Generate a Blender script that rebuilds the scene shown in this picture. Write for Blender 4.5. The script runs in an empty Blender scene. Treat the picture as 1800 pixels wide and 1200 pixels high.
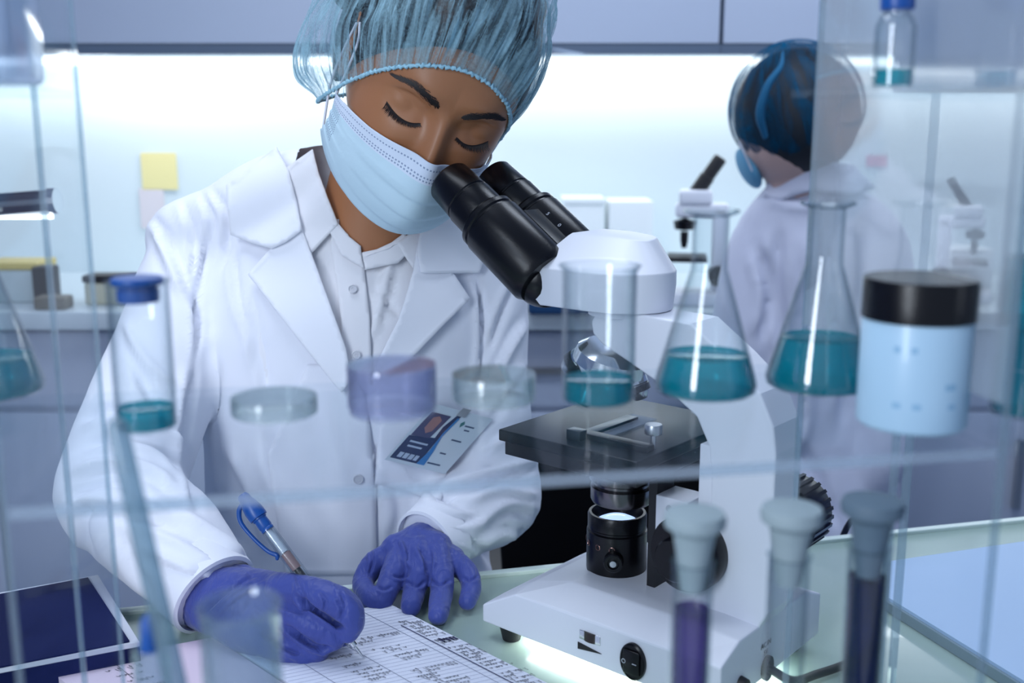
import bpy, bmesh, math, random
import numpy as np
from mathutils import Vector, Matrix, geometry, noise
from mathutils.bvhtree import BVHTree

random.seed(7)
rng = np.random.default_rng(7)
PI = math.pi
sc = bpy.context.scene
COL = sc.collection

# ------------------------------------------------------------------ camera
PITCH = math.radians(11.5)
FPX = 1900.0
CZ = 1.2
cam_data = bpy.data.cameras.new('camera')
cam = bpy.data.objects.new('camera', cam_data)
COL.objects.link(cam)
cam.location = (0, 0, CZ)
cam.rotation_euler = (PI/2 - PITCH, 0, 0)
cam_data.sensor_width = 36.0
cam_data.lens = 36.0 * FPX / 1800.0
cam_data.clip_start = 0.02
cam_data.clip_end = 50
cam_data.dof.use_dof = True
cam_data.dof.focus_distance = 0.97
cam_data.dof.aperture_fstop = 5.6
sc.camera = cam

# ------------------------------------------------------------------ world, exposure
w = bpy.data.worlds.new('world'); sc.world = w; w.use_nodes = True
w.node_tree.nodes['Background'].inputs[0].default_value = (0.60, 0.74, 1.0, 1)
w.node_tree.nodes['Background'].inputs[1].default_value = 0.50
sc.view_settings.view_transform = 'Standard'
sc.view_settings.look = 'None'
sc.view_settings.exposure = 0.17
sc.view_settings.gamma = 1.0
sc.view_settings.use_curve_mapping = False
sc.cycles.transparent_max_bounces = 40
sc.cycles.use_denoising = True
sc.cycles.max_bounces = 8
sc.cycles.caustics_reflective = False
sc.cycles.caustics_refractive = False


def area(name, loc, target, sx, sy, power, color):
    l = bpy.data.lights.new(name, 'AREA'); l.shape = 'RECTANGLE'; l.size = sx; l.size_y = sy
    l.energy = power; l.color = color
    o = bpy.data.objects.new(name, l); COL.objects.link(o); o.location = loc
    o.rotation_euler = (Vector(target) - Vector(loc)).to_track_quat('-Z', 'Y').to_euler()
    return o


# room lamps: ceiling panels, tall window light behind the photographer, lit backsplash
area('ceiling_panel_light', (-0.35, 1.15, 2.35), (-0.25, 1.05, 0.8), 0.9, 0.7, 11.5, (0.80, 0.88, 1.0))
area('window_light', (-0.75, -0.5, 1.60), (-0.1, 1.0, 0.9), 0.30, 1.2, 15.5, (0.82, 0.90, 1.0))
area('ceiling_lamp_right', (0.7, 1.5, 2.4), (0.3, 2.2, 0.8), 0.8, 0.5, 11.0, (0.75, 0.85, 1.0))
area('under_cabinet_light', (0.0, 2.80, 1.35), (0.0, 2.93, 0.95), 5.0, 0.06, 8.0, (0.93, 0.97, 1.0))
area('counter_back_light', (0.1, 2.62, 1.355), (0.0, 2.2, 0.8), 3.0, 0.05, 5.0, (0.93, 0.97, 1.0))


# ------------------------------------------------------------------ geometry of the view -> places in the room
cp, sp = math.cos(PITCH), math.sin(PITCH)


def ray(px, py):
    a = (px - 900.0)/FPX; b = (600.0 - py)/FPX
    return Vector((a, cp + b*sp, -sp + b*cp))


def at(px, py, Y):
    d = ray(px, py); return Vector((0, 0, CZ)) + d*(Y/d.y)


def onz(px, py, z):
    d = ray(px, py); return Vector((0, 0, CZ)) + d*((z - CZ)/d.z)


def project(V):
    """room points (N,3) -> picture coordinates"""
    x = V[:, 0]; y = V[:, 1]; z = V[:, 2] - CZ
    dep = y*cp - z*sp
    up = y*sp + z*cp
    return np.stack([900 + FPX*x/dep, 600 - FPX*up/dep], 1), dep


# ------------------------------------------------------------------ materials
def lin(c):
    c = c/255.0
    return c/12.92 if c <= 0.04045 else ((c+0.055)/1.055)**2.4


def S(r, g, b): return (lin(r), lin(g), lin(b), 1)


MATS = {}


def pmat(name, col, rough=0.5, metal=0.0, spec=0.5, bump=0.0, bscale=40, coat=0.0, var=0.0, vscale=6, emit=None, estr=0, sheen=0, sss=0, bdist=0.002):
    if name in MATS: return MATS[name]
    m = bpy.data.materials.new(name); m.use_nodes = True; n = m.node_tree; p = n.nodes['Principled BSDF']
    p.inputs['Base Color'].default_value = col
    p.inputs['Roughness'].default_value = rough
    p.inputs['Metallic'].default_value = metal
    p.inputs['Specular IOR Level'].default_value = spec
    p.inputs['Coat Weight'].default_value = coat
    if sheen: p.inputs['Sheen Weight'].default_value = sheen
    if sss:
        p.inputs['Subsurface Weight'].default_value = sss
        p.inputs['Subsurface Radius'].default_value = (0.012, 0.005, 0.003)
        p.inputs['Subsurface Scale'].default_value = 0.35
    if emit:
        p.inputs['Emission Color'].default_value = emit; p.inputs['Emission Strength'].default_value = estr
    tc = n.nodes.new('ShaderNodeTexCoord')
    if var:
        nz = n.nodes.new('ShaderNodeTexNoise'); nz.inputs['Scale'].default_value = vscale; nz.inputs['Detail'].default_value = 4
        n.links.new(tc.outputs['Object'], nz.inputs['Vector'])
        mx = n.nodes.new('ShaderNodeMix'); mx.data_type = 'RGBA'
        mx.inputs[6].default_value = tuple(c*(1-var) for c in col[:3]) + (1,)
        mx.inputs[7].default_value = tuple(min(1, c*(1+var)) for c in col[:3]) + (1,)
        n.links.new(nz.outputs['Fac'], mx.inputs[0]); n.links.new(mx.outputs[2], p.inputs['Base Color'])
    if bump:
        nb = n.nodes.new('ShaderNodeTexNoise'); nb.inputs['Scale'].default_value = bscale; nb.inputs['Detail'].default_value = 5
        n.links.new(tc.outputs['Object'], nb.inputs['Vector'])
        b = n.nodes.new('ShaderNodeBump'); b.inputs['Strength'].default_value = bump; b.inputs['Distance'].default_value = bdist
        n.links.new(nb.outputs['Fac'], b.inputs['Height']); n.links.new(b.outputs['Normal'], p.inputs['Normal'])
    MATS[name] = m; return m


def glassmat(name, tint=(0.97, 0.985, 0.99), edge=(0.36, 0.46, 0.52), gloss=1.0, rough=0.03, milk=0.0, milkcol=(0.9, 0.95, 1), blend=0.35):
    """thin clear material: see-through, darker where the wall turns edge-on, mirror-like by Fresnel"""
    if name in MATS: return MATS[name]
    m = bpy.data.materials.new(name); m.use_nodes = True; n = m.node_tree; n.nodes.clear()
    out = n.nodes.new('ShaderNodeOutputMaterial')
    tr = n.nodes.new('ShaderNodeBsdfTransparent'); gl = n.nodes.new('ShaderNodeBsdfGlossy')
    gl.inputs['Roughness'].default_value = rough
    lw = n.nodes.new('ShaderNodeLayerWeight'); lw.inputs['Blend'].default_value = 0.5
    pw = n.nodes.new('ShaderNodeMath'); pw.operation = 'POWER'; pw.inputs[1].default_value = 2.9
    n.links.new(lw.outputs['Facing'], pw.inputs[0])
    mx = n.nodes.new('ShaderNodeMix'); mx.data_type = 'RGBA'
    mx.inputs[6].default_value = tuple(tint) + (1,); mx.inputs[7].default_value = tuple(edge) + (1,)
    n.links.new(pw.outputs[0], mx.inputs[0]); n.links.new(mx.outputs[2], tr.inputs['Color'])
    lf = n.nodes.new('ShaderNodeLayerWeight'); lf.inputs['Blend'].default_value = 0.5
    p5 = n.nodes.new('ShaderNodeMath'); p5.operation = 'POWER'; p5.inputs[1].default_value = 4.0
    n.links.new(lf.outputs['Facing'], p5.inputs[0])
    fm = n.nodes.new('ShaderNodeMath'); fm.operation = 'MULTIPLY_ADD'; fm.inputs[1].default_value = 0.55*gloss; fm.inputs[2].default_value = 0.05*gloss
    n.links.new(p5.outputs[0], fm.inputs[0])
    ms = n.nodes.new('ShaderNodeMixShader'); n.links.new(fm.outputs[0], ms.inputs[0])
    base = tr
    if milk:
        df = n.nodes.new('ShaderNodeBsdfDiffuse'); df.inputs['Color'].default_value = tuple(milkcol) + (1,)
        tl = n.nodes.new('ShaderNodeBsdfTranslucent'); tl.inputs['Color'].default_value = tuple(milkcol) + (1,)
        m1 = n.nodes.new('ShaderNodeMixShader'); m1.inputs[0].default_value = 0.5
        n.links.new(df.outputs[0], m1.inputs[1]); n.links.new(tl.outputs[0], m1.inputs[2])
        m2 = n.nodes.new('ShaderNodeMixShader'); m2.inputs[0].default_value = milk
        n.links.new(tr.outputs[0], m2.inputs[1]); n.links.new(m1.outputs[0], m2.inputs[2]); base = m2
    n.links.new(base.outputs[0], ms.inputs[1]); n.links.new(gl.outputs[0], ms.inputs[2])
    n.links.new(ms.outputs[0], out.inputs[0])
    MATS[name] = m; return m


M_glass = glassmat('clear_glass')
M_acryl = glassmat('acrylic', (0.99, 0.995, 1.0), (0.9, 0.94, 0.96), 0.24, 0.05)
M_edge = glassmat('acrylic_edge', (0.74, 0.82, 0.86), (0.5, 0.6, 0.66), 1.0, 0.08, 0.22, (0.62, 0.72, 0.78))
M_veil = glassmat('acrylic_veil', (0.93, 0.95, 0.96), (0.9, 0.93, 0.95), 2.0, 0.06, 0.30, (0.9, 0.95, 1.0))  # milky white mix paints in the pale reflection veil across the panel
M_teal = glassmat('teal_liquid', (0.14, 0.66, 0.72), (0.02, 0.30, 0.38), 0.8, 0.05, 0.36, (0.01, 0.50, 0.58))
M_purple = glassmat('purple_liquid', (0.42, 0.34, 0.62), (0.05, 0.04, 0.12), 0.7, 0.05, 0.35, (0.16, 0.11, 0.34))
M_deepblue = glassmat('blue_liquid', (0.03, 0.10, 0.36), (0.0, 0.01, 0.05), 0.8, 0.05, 0.5, (0.004, 0.016, 0.10))
M_lilac = glassmat('lilac_glass', (0.90, 0.91, 0.965), (0.58, 0.60, 0.74), 1.0, 0.05, 0.10, (0.78, 0.80, 0.94))
M_dish = glassmat('dish_glass', (0.97, 0.985, 0.985), (0.66, 0.75, 0.76), 1.0, 0.05, 0.07, (0.9, 0.96, 0.97))
M_white = pmat('white_enamel', S(226, 229, 238), 0.42, bump=0.05, bscale=900, bdist=0.0003)
M_black = pmat('black_enamel', (0.003, 0.003, 0.005, 1), 0.27, spec=0.32, bump=0.25, bscale=900, bdist=0.0004)
M_blackm = pmat('black_matt', (0.008, 0.008, 0.011, 1), 0.5)
M_chrome = pmat('chrome', (0.75, 0.77, 0.8, 1), 0.16, metal=1)
M_steel = pmat('dull_steel', (0.5, 0.52, 0.55, 1), 0.35, metal=1)
M_rubber = pmat('grey_rubber', S(152, 168, 174), 0.6, bump=0.2, bscale=200)
M_rubber2 = pmat('slate_rubber', S(92, 112, 128), 0.6, bump=0.2, bscale=200)
M_bluecap = pmat('blue_plastic', (0.006, 0.075, 0.33, 1), 0.35)
M_navy = pmat('navy_plastic', (0.002, 0.006, 0.050, 1), 0.7, spec=0.15)


def clothmat(name, col, scale=9, strength=0.35, dist=0.010, rough=0.8, tl=0.0):
    if name in MATS: return MATS[name]
    m = bpy.data.materials.new(name); m.use_nodes = True; n = m.node_tree; p = n.nodes['Principled BSDF']
    p.inputs['Base Color'].default_value = col; p.inputs['Roughness'].default_value = rough
    p.inputs['Specular IOR Level'].default_value = 0.15
    p.inputs['Sheen Weight'].default_value = 0.15
    tc = n.nodes.new('ShaderNodeTexCoord')
    mp = n.nodes.new('ShaderNodeMapping'); mp.inputs['Rotation'].default_value = (0.3, 0.5, 0.4); mp.inputs['Scale'].default_value = (1.0, 0.7, 0.45)
    n.links.new(tc.outputs['Object'], mp.inputs[0])
    a = n.nodes.new('ShaderNodeTexNoise'); a.inputs['Scale'].default_value = scale; a.inputs['Detail'].default_value = 3; a.inputs['Roughness'].default_value = 0.45
    a.inputs['Distortion'].default_value = 0.8
    n.links.new(mp.outputs[0], a.inputs['Vector'])
    wv = n.nodes.new('ShaderNodeTexNoise'); wv.inputs['Scale'].default_value = 900
    n.links.new(tc.outputs['Object'], wv.inputs['Vector'])
    b1 = n.nodes.new('ShaderNodeBump'); b1.inputs['Strength'].default_value = strength; b1.inputs['Distance'].default_value = dist
    b2 = n.nodes.new('ShaderNodeBump'); b2.inputs['Strength'].default_value = 0.12; b2.inputs['Distance'].default_value = 0.0004
    n.links.new(a.outputs['Fac'], b1.inputs['Height']); n.links.new(wv.outputs['Fac'], b2.inputs['Height'])
    n.links.new(b1.outputs['Normal'], b2.inputs['Normal']); n.links.new(b2.outputs['Normal'], p.inputs['Normal'])
    MATS[name] = m; return m


M_coat = clothmat('white_coat_cloth', S(236, 238, 248), 16, 0.22, 0.006)
M_lapel = clothmat('white_lapel_cloth', S(238, 240, 249), 10, 0.10, 0.004)
M_shirt = clothmat('white_shirt_cloth', S(232, 232, 238), 16, 0.18, 0.005)
M_coat_bg = clothmat('lilac_coat_cloth', S(214, 216, 234), 14, 0.5, 0.012)
M_glove = clothmat('violet_nitrile', S(70, 82, 154), 75, 0.9, 0.0036, 0.36)
M_skin = pmat('skin', S(170, 114, 78), 0.42, bump=0.12, bscale=600, bdist=0.0005, sss=0.08, var=0.05, vscale=25)
M_skin_bg = pmat('skin_pale', S(206, 172, 165), 0.5)
M_hair = pmat('dark_hair', (0.012, 0.012, 0.016, 1), 0.45, bump=0.6, bscale=120)


# ------------------------------------------------------------------ object helpers
def link(o, parent=None):
    COL.objects.link(o)
    if parent: o.parent = parent
    return o


def tag(o, label=None, cat=None, group=None, kind=None):
    if label: o['label'] = label
    if cat: o['category'] = cat
    if group: o['group'] = group
    if kind: o['kind'] = kind
    return o


def empty(name, loc, rz=0.0):
    o = bpy.data.objects.new(name, None); COL.objects.link(o); o.location = loc; o.rotation_euler = (0, 0, rz)
    o.empty_display_size = 0.02
    bpy.context.view_layer.update()
    return o


def mesh_obj(name, V, F, mat, parent=None, smooth=True, world=False, angle=None):
    me = bpy.data.meshes.new(name)
    me.from_pydata([tuple(v) for v in V], [], [tuple(int(i) for i in f) for f in F]); me.update()
    if isinstance(mat, (list, tuple)):
        for mm in mat: me.materials.append(mm)
    else: me.materials.append(mat)
    if smooth:
        me.polygons.foreach_set('use_smooth', [True]*len(me.polygons))
        if angle: me.set_sharp_from_angle(angle=math.radians(angle))
    o = bpy.data.objects.new(name, me); COL.objects.link(o)
    if parent:
        o.parent = parent
        if world: o.matrix_parent_inverse = parent.matrix_world.inverted()
    return o


def bm_obj(name, bm, mat, parent=None, smooth=False, world=False, angle=40):
    bmesh.ops.recalc_face_normals(bm, faces=bm.faces)
    me = bpy.data.meshes.new(name); bm.to_mesh(me); bm.free()
    if isinstance(mat, (list, tuple)):
        for mm in mat: me.materials.append(mm)
    else: me.materials.append(mat)
    if smooth:
        me.polygons.foreach_set('use_smooth', [True]*len(me.polygons))
        me.set_sharp_from_angle(angle=math.radians(angle))
    o = bpy.data.objects.new(name, me); COL.objects.link(o)
    if parent:
        o.parent = parent
        if world: o.matrix_parent_inverse = parent.matrix_world.inverted()
    return o


def bx(bm, c, s, rz=0.0, M=None, bev=0.0):
    r = bmesh.ops.create_cube(bm, size=1.0)
    vs = r['verts']
    T = Matrix.Translation(c) @ Matrix.Rotation(rz, 4, 'Z') @ Matrix.Diagonal((s[0], s[1], s[2], 1))
    if M: T = M @ T
    bmesh.ops.transform(bm, matrix=T, verts=vs)
    if bev:
        es = list({e for v in vs for e in v.link_edges})
        bmesh.ops.bevel(bm, geom=es, offset=bev, segments=3, affect='EDGES', profile=0.5)


def box(name, c, s, mat, parent=None, rz=0.0, bev=0.0, M=None, world=False):
    bm = bmesh.new(); bx(bm, c, s, rz, M, bev)
    return bm_obj(name, bm, mat, parent, smooth=bev > 0, world=world)


def lathe_data(prof, seg=64, M=None, V=None, F=None):
    """prof: (r,z) list, closed on the axis where r = 0"""
    V = [] if V is None else V; F = [] if F is None else F
    rings = []
    for r, z in prof:
        if r < 1e-6:
            rings.append([len(V)]); V.append(Vector((0, 0, z)))
        else:
            s0 = len(V); rings.append(list(range(s0, s0+seg)))
            for k in range(seg):
                a = 2*PI*k/seg; V.append(Vector((r*math.cos(a), r*math.sin(a), z)))
    n0 = rings[0][0]
    if M is not None:
        for i in range(n0, len(V)): V[i] = M @ V[i]
    for a, b in zip(rings[:-1], rings[1:]):
        if len(a) == 1 and len(b) == 1: continue
        for k in range(seg):
            k2 = (k+1) % seg
            if len(a) == 1: F.append((a[0], b[k2], b[k]))
            elif len(b) == 1: F.append((a[k], a[k2], b[0]))
            else: F.append((a[k], a[k2], b[k2], b[k]))
    return V, F


def lathe(name, prof, mat, parent=None, seg=64, M=None, angle=35, world=False):
    V, F = lathe_data(prof, seg, M)
    return mesh_obj(name, V, F, mat, parent, True, world, angle)


def axisM(p, d):
    """matrix taking z axis to direction d at p"""
    d = Vector(d).normalized()
    return Matrix.Translation(p) @ d.to_track_quat('Z', 'Y').to_matrix().to_4x4()


def cat(P, n=8):
    """Catmull-Rom through rows of P"""
    P = np.array([list(p) for p in P], float); out = []
    Q = np.vstack([2*P[0]-P[1], P, 2*P[-1]-P[-2]])
    for i in range(1, len(Q)-2):
        for k in range(n):
            t = k/n
            a, b, c, d = Q[i-1], Q[i], Q[i+1], Q[i+2]
            out.append(0.5*((2*b)+(-a+c)*t+(2*a-5*b+4*c-d)*t*t+(-a+3*b-3*c+d)*t**3))
    out.append(P[-1]); return np.array(out)


def tube_data(P, R, seg=16, caps='round', V=None, F=None, n=6, smooth=True, flat=None):
    V = [] if V is None else V; F = [] if F is None else F
    P = [Vector(p) for p in P]
    if not hasattr(R, '__len__'): R = [R]*len(P)
    if smooth and len(P) > 2:
        C = cat([list(p)+[r] for p, r in zip(P, R)], n); P = [Vector(c[:3]) for c in C]; R = [max(1e-5, c[3]) for c in C]
    else: R = list(R)
    if caps == 'round':
        t0 = (P[0]-P[1]).normalized(); t1 = (P[-1]-P[-2]).normalized()
        A = [(P[0]+t0*R[0]*math.sin(a), R[0]*math.cos(a)) for a in (1.5, 1.2, .8, .4)]
        B = [(P[-1]+t1*R[-1]*math.sin(a), R[-1]*math.cos(a)) for a in (.4, .8, 1.2, 1.5)]
        P = [a[0] for a in A]+P+[b[0] for b in B]; R = [a[1] for a in A]+R+[b[1] for b in B]
    T = []
    for i in range(len(P)):
        d = (P[min(i+1, len(P)-1)]-P[max(i-1, 0)]); T.append(d.normalized() if d.length > 1e-9 else Vector((0, 0, 1)))
    N = T[0].orthogonal().normalized()
    rings = []
    for i, (p, r) in enumerate(zip(P, R)):
        N = (N - T[i]*N.dot(T[i])).normalized(); B_ = T[i].cross(N)
        s0 = len(V); rings.append(s0)
        for k in range(seg):
            a = 2*PI*k/seg; V.append(p + N*(r*math.cos(a)) + B_*(r*math.sin(a)))
    for a, b in zip(rings[:-1], rings[1:]):
        for k in range(seg):
            k2 = (k+1) % seg; F.append((a+k, a+k2, b+k2, b+k))
    F.append(tuple(rings[0]+k for k in reversed(range(seg)))); F.append(tuple(rings[-1]+k for k in range(seg)))
    return V, F


def tube(name, P, R, mat, parent=None, seg=14, caps='round', n=6, world=False, smooth=True):
    V, F = tube_data(P, R, seg, caps, n=n, smooth=smooth)
    return mesh_obj(name, V, F, mat, parent, True, world, 60)


def remesh(V, F, voxel, it=6):
    """union of closed shapes by voxels, then smoothed; returns numpy V and faces (N,4)"""
    me = bpy.data.meshes.new('t'); me.from_pydata([tuple(v) for v in V], [], F); me.update()
    o = bpy.data.objects.new('t', me); COL.objects.link(o)
    m = o.modifiers.new('r', 'REMESH'); m.mode = 'VOXEL'; m.voxel_size = voxel; m.adaptivity = 0
    if it:
        s = o.modifiers.new('s', 'SMOOTH'); s.iterations = it; s.factor = 0.5
    dg = bpy.context.evaluated_depsgraph_get(); dg.update()
    ev = o.evaluated_get(dg); me2 = bpy.data.meshes.new_from_object(ev)
    nv = len(me2.vertices); co = np.empty(nv*3); me2.vertices.foreach_get('co', co); co = co.reshape(-1, 3)
    fs = [tuple(p.vertices) for p in me2.polygons]
    nm = np.empty(nv*3); me2.vertices.foreach_get('normal', nm); nm = nm.reshape(-1, 3)
    bpy.data.objects.remove(o); bpy.data.meshes.remove(me); bpy.data.meshes.remove(me2)
    return co, fs, nm


def loft_rings(rings, seg=48, V=None, F=None, e=2.3):
    """rings: (cx,cy,z,hw,hd,yaw)"""
    V = [] if V is None else V; F = [] if F is None else F
    C = cat([list(r) for r in rings], 5); R = []
    for c in C:
        s0 = len(V); R.append(s0)
        for k in range(seg):
            a = 2*PI*k/seg; ca, sa = math.cos(a), math.sin(a)
            x = c[3]*math.copysign(abs(ca)**(2/e), ca); y = c[4]*math.copysign(abs(sa)**(2/e), sa)
            cy_, sy_ = math.cos(c[5]), math.sin(c[5])
            V.append(Vector((c[0]+x*cy_-y*sy_, c[1]+x*sy_+y*cy_, c[2])))
    for a, b in zip(R[:-1], R[1:]):
        for k in range(seg):
            k2 = (k+1) % seg; F.append((a+k, a+k2, b+k2, b+k))
    F.append(tuple(R[0]+k for k in reversed(range(seg)))); F.append(tuple(R[-1]+k for k in range(seg)))
    return V, F


def ellipsoid_data(c, r, V, F, M=None, seg=32):
    prof = [(math.sin(PI*k/16), -math.cos(PI*k/16)) for k in range(17)]
    prof[0] = (0, -1); prof[-1] = (0, 1)
    T = Matrix.Translation(c) @ (M.to_4x4() if M else Matrix.Identity(4)) @ Matrix.Diagonal((r[0], r[1], r[2], 1))
    return lathe_data(prof, seg, T, V, F)


def seg_dist(P, poly):
    """distance of picture points P (N,2) to a polyline, with signed side and place along it 0..1"""
    best = np.full(len(P), 1e9); side = np.zeros(len(P)); along = np.zeros(len(P))
    poly = np.array(poly, float); L = np.r_[0, np.cumsum(np.linalg.norm(np.diff(poly, axis=0), axis=1))]
    for i in range(len(poly)-1):
        a, b = poly[i], poly[i+1]; d = b-a; l2 = (d*d).sum()
        t = np.clip(((P-a)@d)/l2, 0, 1); q = a+t[:, None]*d; v = P-q; ds = np.hypot(v[:, 0], v[:, 1])
        m = ds < best; best[m] = ds[m]; side[m] = np.sign(d[0]*v[m, 1]-d[1]*v[m, 0]); along[m] = (L[i]+t[m]*math.sqrt(l2))/L[-1]
    return best, side, along


def folds(V, N, items, facing=True):
    """press cloth folds into a mesh: items (polyline in the picture, width, height in metres)"""
    P, dep = project(V)
    view = V - np.array([0, 0, CZ]); view /= np.linalg.norm(view, axis=1)[:, None]
    fac = np.clip(-(view*N).sum(1)*1.6+0.25, 0, 1) if facing else 1
    D = np.zeros(len(V))
    for poly, wd, amp in items:
        poly = cat(poly, 6) if len(poly) > 2 else poly
        d, s, al = seg_dist(P, poly)
        env = np.clip(np.minimum(al, 1-al)*5+0.1, 0, 1)
        sd = d*s
        D += 1.8*amp*env*(np.exp(-(sd/wd)**2) - 0.55*np.exp(-((sd-1.7*wd)/(1.1*wd))**2))*(d < 5*wd)
    return V + N*(D*fac)[:, None]


def bvh_of(V, F): return BVHTree.FromPolygons([tuple(v) for v in V], [tuple(f) for f in F])


def drape(name, poly, bvh, mat, parent, off=0.003, thick=0.0022, step=7, offfn=None, maxY=None, bend=0.0):
    """a piece of cloth with the given outline laid on a body surface, with its own thickness"""
    poly = [Vector(p) for p in poly]
    pts = []; n = len(poly)
    for i in range(n):
        a, b = poly[i], poly[(i+1) % n]; k = max(1, int((b-a).length/step))
        for j in range(k): pts.append(a.lerp(b, j/k))
    nb = len(pts)
    edges = [(i, (i+1) % nb) for i in range(nb)]
    xs = [p.x for p in poly]; ys = [p.y for p in poly]
    arr = np.array([[p.x, p.y] for p in pts]+[[pts[0].x, pts[0].y]])
    gx = np.arange(min(xs), max(xs), step); gy = np.arange(min(ys), max(ys), step)
    G = np.array([(x, y) for x in gx for y in gy], float).reshape(-1, 2)
    if len(G):
        inside = np.zeros(len(G), bool); j = nb-1
        for i in range(nb):
            xi, yi = arr[i]; xj, yj = arr[j]
            c = ((yi > G[:, 1]) != (yj > G[:, 1])) & (G[:, 0] < (xj-xi)*(G[:, 1]-yi)/(yj-yi+1e-12)+xi)
            inside ^= c; j = i
        d, _, _ = seg_dist(G, arr)
        G = G[inside & (d > step*0.55)]
    allp = pts+[Vector(g) for g in G]
    vv, ee, ff, *_ = geometry.delaunay_2d_cdt(allp, edges, [], 1, 1e-4)
    Vs = []; last = None
    O = Vector((0, 0, CZ))
    P2 = np.array([[p.x, p.y] for p in vv]); dd, _, _ = seg_dist(P2, arr)
    for i, p in enumerate(vv):
        r = ray(p.x, p.y).normalized()
        hit = bvh.ray_cast(O, r)
        t = hit[3] if hit[0] is not None else None
        if t is not None: last = t
        Vs.append([r, t])
    known = [(i, v[1]) for i, v in enumerate(Vs) if v[1] is not None]
    for i, v in enumerate(Vs):
        if v[1] is None:
            j = min(known, key=lambda k: (vv[k[0]]-vv[i]).length); v[1] = j[1]
    # smooth depth
    T = np.array([v[1] for v in Vs])
    if maxY: T = np.minimum(T, maxY)
    nbr = [[] for _ in vv]
    for a, b in ee: nbr[a].append(b); nbr[b].append(a)
    for _ in range(3):
        T = np.array([0.5*T[i]+0.5*np.mean(T[nbr[i]]) if nbr[i] else T[i] for i in range(len(T))])
    out = []
    for i, (r, _) in enumerate(Vs):
        o = off if offfn is None else offfn(vv[i].x, vv[i].y)
        o += bend*math.exp(-dd[i]/14.0)
        out.append(O + r*(T[i]-o))
    me = bpy.data.meshes.new(name); me.from_pydata(out, [], [tuple(f) for f in ff]); me.materials.append(mat)
    me.polygons.foreach_set('use_smooth', [True]*len(me.polygons))
    me.update()
    o = bpy.data.objects.new(name, me); COL.objects.link(o)
    if parent:
        o.parent = parent; o.matrix_parent_inverse = parent.matrix_world.inverted()
    # normals towards the camera, thickness goes inward
    if len(me.polygons):
        s = sum(1 if p.normal.dot(O-Vector(p.center)) > 0 else -1 for p in me.polygons)
        if s < 0: me.flip_normals()
    sm = o.modifiers.new('thickness', 'SOLIDIFY'); sm.thickness = thick; sm.offset = -1
    return o


# ================================================================== the room
WALLY = 2.92
M_wall = pmat('backsplash_glass', S(222, 234, 238), 0.35, var=0.02, vscale=1.5)
M_room = pmat('room_wall', S(150, 165, 200), 0.7)
M_cab = pmat('cabinet_blue_grey', S(188, 198, 218), 0.5, var=0.03, vscale=3)
M_caplo = pmat('cabinet_lower', S(190, 198, 216), 0.5, var=0.03, vscale=3)
M_cabdark = pmat('cabinet_underside_shade', S(88, 104, 126), 0.55)  # dark tone paints in the shade of the cabinet undersides
M_counter = pmat('counter_top', S(205, 216, 222), 0.35)
M_floor = pmat('floor_vinyl', S(105, 125, 150), 0.4, var=0.08, vscale=8)
M_led = pmat('led_strip', (1, 1, 1, 1), 0.5, emit=(0.86, 0.97, 1, 1), estr=2.0)


def struct(o): o['kind'] = 'structure'; return o


struct(box('wall_back', (0, WALLY+0.05, 1.3), (5.6, 0.1, 2.6), M_wall))
struct(box('wall_left', (-2.75, 1.0, 1.3), (0.1, 4.0, 2.6), M_room))
struct(box('wall_right', (2.75, 1.0, 1.3), (0.1, 4.0, 2.6), M_room))
struct(box('floor', (0, 1.0, -0.05), (5.6, 4.0, 0.1), M_floor))
struct(box('ceiling', (0, 1.0, 2.65), (5.6, 4.0, 0.1), pmat('ceiling_paint', S(200, 210, 225), 0.8)))
# ceiling light housings behind the lamps
struct(box('trim_1', (0, WALLY-0.006, 1.353), (5.0, 0.012, 0.018), M_led))

# upper cabinets
seams = [-2.6, -1.95, -1.165, -0.345, 0.486, 1.30, 2.05, 2.6]
cabs = ['far left', 'left, beside the clear left upright', 'left of the hair net', 'behind the nearer person\'s hair net', 'between the two hair nets', 'above the far person in the dark hair net', 'at the far right']
for i in range(7):
    x0, x1 = seams[i], seams[i+1]
    u = empty('wall_cabinet', ((x0+x1)/2, 2.76, 1.368))
    tag(u, 'blue-grey upper wall cabinet above the lit backsplash, '+['leftmost of the row', 'second from the left edge of the row', 'behind the clear upright at the left', 'mostly behind the nearer hair net', 'between the two hair nets', 'over the far person', 'rightmost of the row'][i], 'cabinet', 'wall cabinets over the backsplash')
    box('body', (0, 0.01, 0.36), (x1-x0-0.002, 0.30, 0.72), M_cabdark, u)
    box('door', (0, -0.151, 0.372), (x1-x0-0.010, 0.02, 0.724), M_cab, u, bev=0.0015)
    box('shade_strip', (0, -0.149, -0.003), (x1-x0-0.001, 0.016, 0.022), M_cabdark, u)  # added dark strip, stands in for the shaded underside of the cabinet

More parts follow.
